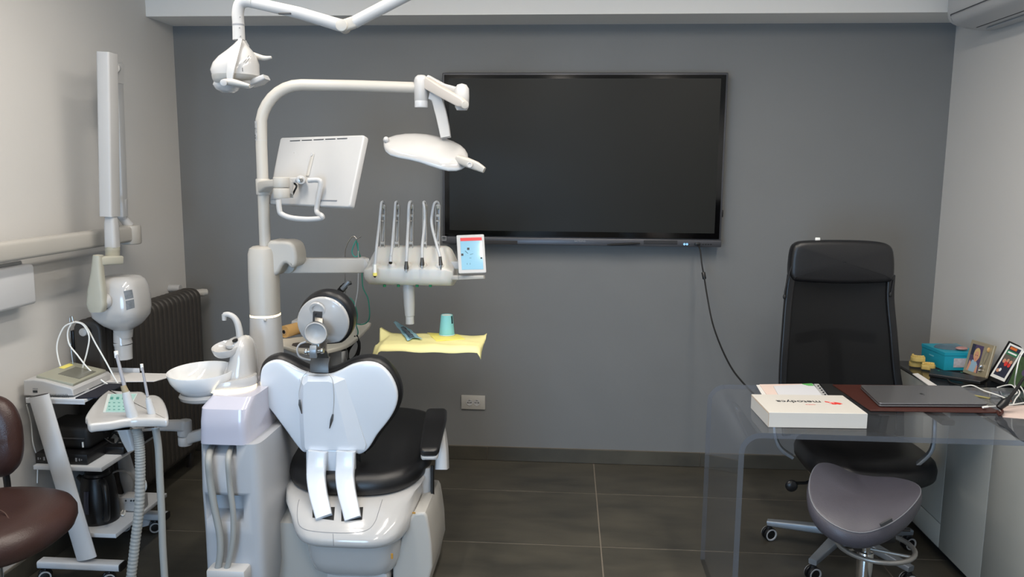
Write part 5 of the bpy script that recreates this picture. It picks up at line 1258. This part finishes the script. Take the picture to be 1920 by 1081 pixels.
r_ = thing('printed_strip', 'narrow grey strip with dark figures right of the desk papers', 'strip', atz(1540, 735, DZ))
b = B(); b.prism([atz(x, y, DZ+.004) for x, y in ((1526, 719), (1535, 719), (1553, 742), (1540, 742))], (0, 0, 1), .003); b.make('strip_body', lgrey_p, r_)
b = B()
for k in range(5):
    u0, v0 = 1534+k*3.2, 723+k*4; b.prism([atz(x, y, DZ+.0047) for x, y in ((u0-1.5, v0-1.2), (u0+2, v0-1.2), (u0+2.5, v0+1), (u0-1, v0+1))], (0, 0, 1), .0006)
b.make('dark_figures', ink, r_)
# dark desk pad + maroon mat + laptop
t = flat('dark_folder', ((1538, 719), (1562, 719), (1600, 745), (1560, 745)), DZ+.003, .002, blk_m, 'thin black folder between papers and maroon desk mat', 'folder')
b = B(); b.prism([atz(x, y, DZ+.008) for x, y in ((1561, 720), (1770, 722), (1878, 772), (1632, 768))], (0, 0, 1), .006, .002); b.make('desk_mat', maroon_m, label='maroon leather desk mat lying under the laptop', cat='desk mat')
t = thing('laptop', 'closed dark grey laptop lying on the maroon desk mat', 'laptop', atz(1730, 745, DZ+.01))
zl = DZ+.025; c = [atz(1613, 721, zl), atz(1800, 722.5, zl), atz(1853, 756, zl), atz(1649, 755, zl)]
b = B(); b.prism(roundpoly([p-V(0, 0, .008) for p in c], .012), (0, 0, 1), .007, .002); b.make('laptop_base', laptop_m, t)
b = B(); b.prism(roundpoly(c, .012), (0, 0, 1), .0065, .002); b.make('laptop_lid', laptop_m, t)
b = B(); q = (c[0]+c[2])/2; b.lathe([(.010, 0), (.001, .0006)], q+V(0, 0, .0002), (0, 0, 1), 20, sx=.8); b.lathe([(.003, 0), (.001, .0006)], q+V(.003, -.014, .0002), (0, 0, 1), 10); b.make('lid_emblem', mat('mirror emblem', (70, 72, 76), .15, metal=.8), t)
# charger plug and white leads
b = B(); b.tube([atz(1843, 763, DZ+.018), atz(1852, 762, DZ+.018)], .0045, 10); 
b.tube([atz(1852, 762, DZ+.018), atz(1880, 760, DZ+.014), atz(1905, 757, DZ+.012), atz(1945, 750, DZ+.01)], .0026, 8, smooth=5)
b.make('laptop_charger_lead', wbulb, label='white charger lead plugged into the laptop corner', cat='cable')
lead = [[(1798, 726), (1822, 722), (1845, 732), (1870, 740), (1890, 748)], [(1889, 748), (1900, 740), (1907, 735), (1898, 722), (1885, 722), (1870, 726)], [(1940, 640), (1915, 665), (1905, 700), (1903, 722), (1912, 735), (1904, 748), (1900, 757)], [(1912, 722), (1920, 735), (1922, 748)]]
zz = CRZ+.045
lead3d = [[atz(x, y, .80) for x, y in lead[0]], [atz(x, y, .80) for x, y in lead[1]], [at(1942, 640, 3.3), at(1915, 665, 3.3), at(1905, 700, 3.28), atz(1903, 722, .80), atz(1912, 735, .80), atz(1904, 748, .795), atz(1900, 757, .79)], [atz(x, y, .80) for x, y in lead[3]]]
wires('white_leads', lead3d, .0026, wbulb, 'tangle of white leads beside the picture frames at right edge', 'cable')
t = thing('black_lamp_arm', 'black cord with connector rising at the right edge behind the laptop', 'cable', atz(1880, 765, DZ+.01))
b = B(); b.tube([at(1945, 685, 3.1), at(1920, 708, 3.08), at(1905, 730, 3.05), at(1890, 748, 3.02)], [.004, .005, .006, .007], 10, smooth=5); b.make('cord', blk_m, t)
b = B(); p0, p1 = at(1892, 747, 3.02), atz(1872, 764, DZ+.02); b.tube([p0, p0.lerp(p1, .4), p1], [.008, .016, .011], 10); b.make('connector', blk_p, t)
b = B(); b.tube([atz(1876, 765, DZ+.012), atz(1880, 772, DZ+.012), atz(1874, 778, DZ+.008), atz(1870, 770, DZ+.012)], .0045, 8, smooth=4); b.make('knot', maroon_m, t)
flat('pink_slip', ((1872, 762), (1930, 758), (1940, 786), (1880, 781)), DZ+.002, .0015, pink_pap, 'pink slip on the desk at the right frame edge', 'paper')
# ---- things on the credenza
ZC = CRZ+.001
t = thing('turquoise_box', 'turquoise cardboard box with white label on the credenza by the wall', 'box', atz(1775, 690, ZC))
bt = [atz(1769, 694, ZC), atz(1822, 694, ZC), atz(1735, 668, ZC)]
ha = (at(1769, 662, bt[0].y).z-ZC)
ux2 = (bt[1]-bt[0]); ux2.z = 0; L1 = .17; ux2.normalize(); vy2 = (bt[2]-bt[0]); vy2.z = 0; vy2 = (vy2-ux2*vy2.dot(ux2)).normalized(); L2 = .20
o0 = bt[0]; q4 = lambda a_, c_, h: o0+ux2*a_+vy2*c_+V(0, 0, h)
b = B(); b.prism([q4(0, 0, ha), q4(L1, 0, ha), q4(L1, L2, ha), q4(0, L2, ha)], (0, 0, 1), ha, .001, k=1); b.make('carton', teal_m, t)
b = B(); b.prism([q4(-.002, -.002, ha+.004), q4(L1+.002, -.002, ha+.004), q4(L1+.002, L2+.002, ha+.004), q4(-.002, L2+.002, ha+.004)], (0, 0, 1), .016, .001, k=1); b.make('lid', teal_m, t)
b = B(); b.prism([q4(.045, -.0015, .015), q4(.125, -.0015, .015), q4(.125, -.0015, .058), q4(.045, -.0015, .058)], (0, -1, 0), .001); lb = b.make('white_label', mat('label print', (205, 200, 205), .6, var=.25, vscale=90), t)
b = B(); b.prism([q4(-.0015, .09, .045), q4(-.0015, .13, .045), q4(-.0015, .13, .05), q4(-.0015, .09, .05)], (-1, 0, 0), .001); b.make('pale_script', mat('pale teal print', (120, 200, 210), .5), t)
b = B(); p = q4(.08, .1, ha+.005)
b.lathe([(.001, 0), (.055, 0), (.05, .008), (.03, .016), (.001, .02)], p, (0, 0, 1), 24, sx=1.3); b.make('clear_pouch', clr, label='clear plastic pouch lying on the turquoise box', cat='pouch')
p = q4(.105, .045, ha+.005); b = B(); b.ball(p+V(0, 0, .009), (.028, .02, .009), 16); b.make('pink_mould', mat('pink resin', (190, 140, 134), .4, var=.2, vscale=60), label='small pink resin piece on top of the turquoise box', cat='dental model')
# plaster casts
def cast(px, py, z, s, lab, rz):
    c_ = atz(px, py, z); b = B(); out = []
    for k in range(28):
        a_ = 2*PI*k/28; r = s*(1 if math.sin(a_) > -.2 else .8+.06*math.cos(a_*6)); out.append(V(c_.x+r*math.cos(a_+rz), c_.y+r*.8*math.sin(a_+rz), z+.022))
    b.prism(out, (0, 0, 1), .022, .003)
    for k in range(11):
        a_ = R(10+16*k)+rz; b.ball((c_.x+s*.78*math.cos(a_), c_.y+s*.62*math.sin(a_), z+.025), (s*.14, s*.13, .007), 8)
    return b.make('plaster_cast', cast_m, label=lab, cat='dental model', group='yellow dental casts')
ca = cast(1718, 686, ZC, .034, 'yellow plaster dental cast farthest left beneath another cast', 2.5)
cast(1722, 676, ZC+.031, .036, 'yellow plaster dental cast resting on top of the other casts', 2.2)
cast(1741, 692, ZC, .034, 'yellow plaster dental cast nearest the turquoise box', .2)
# black charging stand with cord
t = thing('black_keyboard', 'slim black device with cord before the turquoise box', 'device', atz(1770, 700, ZC))
b = B(); b.prism([atz(x, y, ZC+.018) for x, y in ((1744, 690), (1752, 690), (1852, 708), (1838, 714), (1742, 699))], (0, 0, 1), .017, .004); b.make('device_body', blk_p, t)
b = B(); b.tube([atz(1785, 702, ZC+.012), atz(1776, 706, ZC+.004), atz(1782, 716, ZC+.004), atz(1805, 722, ZC+.004), atz(1845, 724, ZC+.004)], .0028, 8, smooth=5); b.make('cord', blk_m, t)
b = B()
for x, y in ((1803, 697), (1760, 694)): b.prism([atz(x+a_, y+c_, ZC+.0185) for a_, c_ in ((-2, -.7), (2, -.2), (2, .8), (-2, .4))], (0, 0, 1), .0006)
b.make('key_marks', grn_i, t)
flat('white_ruler', ((1711, 700), (1721, 699), (1757, 722), (1742, 722)), ZC+.003, .003, white_pap, 'long white strip of paper on the credenza behind the desk', 'paper strip')
flat('grey_glass_pad', ((1800, 725), (1905, 727), (1935, 745), (1830, 743)), ZC+.002, .0015, mat('grey sheet', (90, 94, 98), .25), 'flat grey plastic sheet under the white leads', 'sheet')
b = B(); p = atz(1838, 742, DZ+.004); b.prism([p+V(a_, c_, 0) for a_, c_ in ((-.03, .02), (-.022, .026), (.03, -.02), (.022, -.026))], (0, 0, 1), .003); b.make('yellow_tab', mat('dull yellow', (170, 160, 100), .5), label='dull yellow paper tab at the right end of the desk mat', cat='note')
# picture frames
def pframe(nm, corners, lab, fm, bw, shapes, dep, back, pic=(.12, .12, .9, .88), pm=None, mt=0):
    P_ = corners; n = (P_[1]-P_[0]).cross(P_[3]-P_[0]).normalized()
    if n.y > 0: n = -n
    t = thing(nm, lab, 'picture frame', (P_[0]+P_[1])/2, 'picture frames on the credenza')
    b = B(); b.prism(P_, n, .012, .002, k=1); b.make('frame', fm, t)
    g = lambda u, v, o: P_[3].lerp(P_[2], u).lerp(P_[0].lerp(P_[1], u), 1-v)+n*o if 0 else (P_[0].lerp(P_[1], u)).lerp(P_[3].lerp(P_[2], u), v)+n*o
    u0, v0, u1, v1 = pic
    if mt:
        b = B(); b.prism([g(u0-mt, v0-mt*.8, .0006), g(u1+mt, v0-mt*.8, .0006), g(u1+mt, v1+mt*.5, .0006), g(u0-mt, v1+mt*.5, .0006)], n, .0008); b.make('white_mount', wbulb, t)
    pb = B(); mats = [pm or pur_i]; pb.prism([g(u0, v0, .001), g(u1, v0, .001), g(u1, v1, .001), g(u0, v1, .001)], n, .0012)
    for k, (mm, pts) in enumerate(shapes):
        if mm not in mats: mats.append(mm)
        pb.mi = mats.index(mm); pb.prism([g(u0+(u1-u0)*a_, v0+(v1-v0)*c_, .0013+.0002*k) for a_, c_ in pts], n, .0004)
    pb.make('photo_print', mats, t)
    b = B(); m0 = g(.5, .75, -.010); m1 = g(.5, 0, -.01)-n*dep; m1.z = P_[0].z
    b.sweep([m0, m1], .05, .004, P_[1]-P_[0]); b.make('easel_back', back, t); return t, g, n
ell = lambda cx, cy3, a, c_, n=14: [(cx+a*math.cos(2*PI*k/n), cy3+c_*math.sin(2*PI*k/n)) for k in range(n)]
# frame 1: corners from the photograph on a leaning plane
def leanplane(bl, brr, z, lean):
    a_, c_ = atz(*bl, z), atz(*brr, z); e = (c_-a_).normalized(); nrm = V(e.y, -e.x, 0)
    if nrm.y > 0: nrm = -nrm
    nn = (nrm*math.cos(R(lean))+V(0, 0, 1)*math.sin(R(lean))).normalized(); return a_, nn
a_, nn = leanplane((1804.5, 697), (1847, 713), ZC, 14)
F1 = [onp(x, y, a_, nn) for x, y in ((1804.5, 697), (1847, 712), (1865, 648), (1822, 636))]
tf, g, n = pframe('picture_frame', F1, 'champagne metal frame with portrait of a blond child and silver pendant', gold_m, .1,
    [(nav_i, [(0, .6), (.3, .6), (.3, 1), (0, 1)]), (blu_i, [(.1, 0), (.8, 0), (.85, .3), (.6, .45), (.3, .42)]), (skin_i, [(0, .0), (.18, .0), (.3, .3), (.12, .4)]), (skin_i, [(.72, 0), (.95, 0), (.9, .25), (.8, .3)]), (hair_i, ell(.6, .66, .28, .24)), (skin_i, ell(.6, .58, .2, .2)), (ink, ell(.52, .62, .03, .015)), (ink, ell(.68, .62, .03, .015)), (redink, ell(.6, .48, .05, .012))], .05, blk_p, (.12, .10, .60, .90))
b = B()
b.tube([g(.76, .80, .003), g(.72, .6, .003), g(.74, .42, .003)], .0008, 6); b.tube([g(.88, .80, .003), g(.86, .6, .003), g(.8, .42, .003)], .0008, 6); b.ball(g(.77, .33, .004), (.011, .005, .011), 10); b.ball(g(.77, .22, .004), (.014, .005, .006), 10); b.make('silver_pendant', steel, tf)
b = B(); b.ball(g(.84, .84, .004), (.008, .004, .012), 10); b.make('amber_bead', amber_m, tf)
a_, nn = leanplane((1851, 712), (1882, 723), ZC, 22)
F2 = [onp(x, y, a_, nn) for x, y in ((1848, 709), (1883, 724), (1926, 654), (1891, 638))]
pframe('picture_frame', F2, 'black tilted frame with group photo under a green banner, middle frame', blk_p, .1,
    [(grn_i, [(0, .72), (1, .72), (1, .86), (0, .86)]), (or_i, [(.1, .9), (.7, .9), (.7, .98), (.1, .98)]), (wbulb, [(.12, .77), (.9, .77), (.9, .82), (.12, .82)]), (mat('crowd print', (120, 110, 100), .5, var=.6, vscale=90), [(0, .55), (1, .5), (1, .72), (0, .72)]), (skin_i, ell(.25, .5, .14, .07)), (redink, ell(.5, .45, .14, .1)), (skin_i, ell(.52, .55, .1, .06)), (skin_i, ell(.8, .52, .12, .07)), (redink, ell(.8, .42, .12, .07)), (skin_i, ell(.2, .16, .14, .06)), (wbulb, ell(.35, .2, .1, .06))], .06, blk_p, (.22, .17, .80, .92), nav_i, .09)
# white mat around the print
a_, nn = leanplane((1890, 726), (1935, 738), ZC, 20)
F3 = [onp(x, y, a_, nn) for x, y in ((1886, 722), (1955, 735), (1975, 680), (1912, 664))]
pframe('picture_frame', F3, 'frame with green garden photo cut off by the right edge', blk_p, .1,
    [(mat('leaf print', (60, 88, 50), .5, var=.4, vscale=60), [(0, 0), (1, 0), (1, 1), (0, 1)]), (pur_i, ell(.4, .5, .15, .15)), (wbulb, ell(.42, .5, .05, .08))], .05, blk_p, (.04, .05, .96, .95), grn_i)

# ================================================================== OFFICE CHAIR
ox, oy = 1.235, 3.43
t = thing('office_chair', 'black high back office chair with mesh back behind the acrylic desk', 'office chair', (ox, oy, 0))
BY = 3.72
def chr_(px, py, y=BY): return at(px, py, y)
hr = [(1482, 508), (1486, 470), (1496, 455), (1520, 451), (1580, 450), (1640, 452), (1668, 458), (1678, 472), (1680, 505), (1676, 524), (1660, 530), (1580, 532), (1500, 528), (1486, 522)]
b = B(); b.prism(crs([chr_(x, y, BY-.03) for x, y in hr], 3, True), (0, -1, .05), .075, .022, k=4, dome=.008); b.make('headrest', blk_l, t, ang=70)
def bk(px, py): return chr_(px, py, BY)
fl_ = [[(1484, 515), (1478, 560), (1472, 620), (1466, 690), (1465, 740), (1470, 810)], [(1670, 515), (1668, 560), (1672, 620), (1676, 690), (1681, 740), (1680, 810)]]
for pp in fl_:
    b = B(); b.sweep([bk(x, y)+V(0, -.04*max(0, (y-560)/250), 0) for x, y in pp], .036, .03, (1, 0, 0), smooth=4, rnd=.5); b.make('back_upright', blk_p, t)
NXM, NYM = 14, 14; b = B(); gr = []
for j in range(NYM+1):
    v = j/NYM; py = 520+290*v; xl3 = 1482-14*v; xr3 = 1670+10*v-4; row = []
    for i in range(NXM+1):
        u = i/NXM; p = bk(xl3+(xr3-xl3)*u, py); row.append(b.bm.verts.new(p+V(0, .035*math.sin(PI*u)-.04*max(0, (py-560)/250), 0)))
    gr.append(row)
for j in range(NYM):
    for i in range(NXM): b.face([gr[j][i], gr[j][i+1], gr[j+1][i+1], gr[j+1][i]])
b.make('mesh_back', mesh_m, t, ang=80)
b = B(); b.sweep([bk(1500, 640)+V(0, .06, 0), bk(1575, 632)+V(0, .085, 0), bk(1650, 640)+V(0, .06, 0)], .05, .012, (0, 0, 1), smooth=4); b.sweep([bk(1575, 640)+V(0, .09, 0), bk(1580, 830)+V(0, .03, 0), V(ox, oy+.12, .43)], .06, .02, (1, 0, 0), smooth=4); b.make('back_support', blk_p, t)
for pp in ([(1487, 490), (1478, 520), (1472, 545), (1471, 556)], [(1676, 525), (1672, 545), (1670, 552)]):
    b = B(); b.tube([chr_(x, y, BY-.02) for x, y in pp], .0035, 8, smooth=4); b.ball(chr_(*pp[-1], BY-.02), (.008, .006, .012), 10); b.make('headrest_cord', blk_m, t)
b = B(); b.box(chr_(1533, 448, BY+.0), (.022, .008, .014), .003); b.make('white_clip', wbulb, t)
# seat
def cs(z, g, drop=0):
    out = []
    for k in range(56):
        a_ = 2*PI*k/56; ct, st_ = math.cos(a_), math.sin(a_)
        x = math.copysign(abs(ct)**.62, ct)*.265*g; y = math.copysign(abs(st_)**.62, st_)*.245*g
        f = max(0, (-y/.245)-.5)
        out.append(V(ox+.045+x, oy-.02+y, z-drop*f*f*.10))
    return out
b = B(); b.loft([cs(.405, .8, .3), cs(.41, .93, .5), cs(.43, .99, .8), cs(.46, 1, 1), cs(.485, .97, 1), cs(.497, .9, 1), cs(.495, .5, 1), cs(.49, .15, 1)]); b.make('seat', blk_l, t, ang=80)
for s, pp in ((-1, [(1452, 800), (1456, 825), (1466, 842), (1486, 856)]), (1, [(1752, 800), (1750, 830), (1742, 850), (1718, 872)])):
    yy = 3.25 if s > 0 else 3.35; b = B()
    pts = [at(pp[0][0], 775, yy+.02)]+[at(x, y, yy) for x, y in pp]
    b.sweep(pts, .034, .014, (.3, 1, 0), smooth=5, rnd=.5); b.make('armrest_bar', alu, t)
    b = B(); top = pts[0]; b.sweep([top+V(0, -.12, .0), top+V(0, .12, .0)], .05, .022, (1, 0, 0), rnd=.6); b.make('arm_pad', blk_p, t)
b = B(); b.box((ox+.02, oy, .385), (.22, .24, .05), .012, seg=3); b.make('mechanism', blk_p, t)
b = B(); b.tube([V(ox-.1, oy-.02, .375), at(1510, 905, 3.3), at(1490, 905, 3.28)], .007, 10); b.ball(at(1484, 910, 3.27), (.026, .015, .026), 14); b.make('tilt_lever', blk_p, t)
b = B(); b.cyl((ox, oy, .10), (ox, oy, .37), .028, 20); b.make('gas_column', blk_p, t)
b = B(); b.lathe([(.001, .06), (.05, .06), (.052, .10), (.04, .125), (.03, .13)], (ox, oy, 0), (0, 0, 1), 24); b.make('base_hub', alu, t)
for k in range(5):
    an = R(158+72*k); d_ = V(math.cos(an), math.sin(an), 0); e = V(ox, oy, 0)+d_*.315
    b = B(); b.sweep([V(ox, oy, .105)+d_*.03, e+V(0, 0, .082)+d_*.01], [.05, .034], [.04, .024], V(-math.sin(an), math.cos(an), 0), rnd=.4); b.make('base_leg', alu, t); caster(t, e.x, e.y, .03, R(-70), .075)

# ================================================================== SADDLE STOOL
sx0, sy0 = 1.035, 2.70
t = thing('saddle_stool', 'slate grey leather saddle stool with foot ring in front of the desk', 'stool', (sx0, sy0, 0))
rim = crs([at(*q) for q in ((1537, 868, 2.80), (1522, 888, 2.75), (1519, 922, 2.68), (1533, 955, 2.61), (1568, 983, 2.555), (1612, 996, 2.535), (1655, 986, 2.55), (1692, 963, 2.60), (1719, 934, 2.67), (1725, 915, 2.74), (1710, 902, 2.81), (1675, 894, 2.86), (1635, 892, 2.87), (1600, 886, 2.865), (1565, 870, 2.845))], 4, True)
rim = rim[::-1]
sc_ = at(1625, 935, 2.70); b = B(); rings = []
def rr_(g, dz, pull=0): return [V(sc_.x+(p.x-sc_.x)*g, sc_.y+(p.y-sc_.y)*g, p.z*(1-pull)+.485*pull+dz) for p in rim]
for k in range(11):
    r = .03+.97*math.sin(PI/2*k/10)
    rings.append([V(sc_.x+(p.x-sc_.x)*r, sc_.y+(p.y-sc_.y)*r, sc_.z+(p.z-sc_.z)*r**2.2+.006*(1-r**6)) for p in rim])
for g, dz, pl in ((1.035, -.012, 0), (1.05, -.028, .02), (1.035, -.044, .06), (.97, -.055, .2), (.8, -.055, .5), (.3, -.05, .8)): rings.append(rr_(g, dz, pl))
b.loft(rings); b.make('saddle_seat', saddle_l, t, ang=80)
b = B(); pts = rr_(1.012, -.003); b.tube(pts+pts[:1], .0020, 6); b.make('piping', mat('pale piping', (112, 114, 120), .4), t)
b = B(); b.sweep([at(1651, 984, 2.535), at(1672, 973, 2.55)], .012, .006, (0, 0, 1)); b.make('name_tag', dgrey_p, t)
b = B(); b.box((sx0, sy0, .455), (.15, .18, .03), .008); b.make('seat_plate', blk_p, t)
b = B(); b.tube([V(sx0-.03, sy0-.06, .445), V(sx0-.055, sy0-.10, .425)], .016, 10); b.make('height_lever', blk_p, t); b = B(); b.tube([V(sx0+.05, sy0, .45), V(sx0+.15, sy0-.01, .455)], .006, 8); b.make('tilt_lever', blk_p, t)
b = B(); b.cyl((sx0+.02, sy0+.02, .24), (sx0+.02, sy0+.02, .45), .016, 18); b.make('gas_piston', steel, t)
b = B(); b.cyl((sx0+.02, sy0+.02, .06), (sx0+.02, sy0+.02, .36), .027, 24, .003); b.make('chrome_column', mat('chrome', (205, 205, 205), .12, metal=1), t)
rc_ = V(sx0+.055, sy0+.03, .375); b = B(); b.tube([rc_+V(.125*math.cos(2*PI*k/40), .125*math.sin(2*PI*k/40), 0) for k in range(41)], .0085, 10)
for an in (80, 200, 320): b.tube([V(sx0+.02, sy0+.02, .37), rc_+V(.122*math.cos(R(an)), .122*math.sin(R(an)), 0)], .006, 8)
b.make('foot_ring', mat('satin steel', (150, 148, 144), .35, metal=.6), t)
for k in range(5):
    an = R(54+72*k); d_ = V(math.cos(an), math.sin(an), 0); e = V(sx0+.02, sy0+.02, 0)+d_*.26
    b = B(); b.sweep([V(sx0+.02, sy0+.02, .10), e+V(0, 0, .075)], [.05, .034], [.035, .02], V(-math.sin(an), math.cos(an), 0), rnd=.4); b.make('base_leg', alu, t); caster(t, e.x, e.y, .027, an, .07)
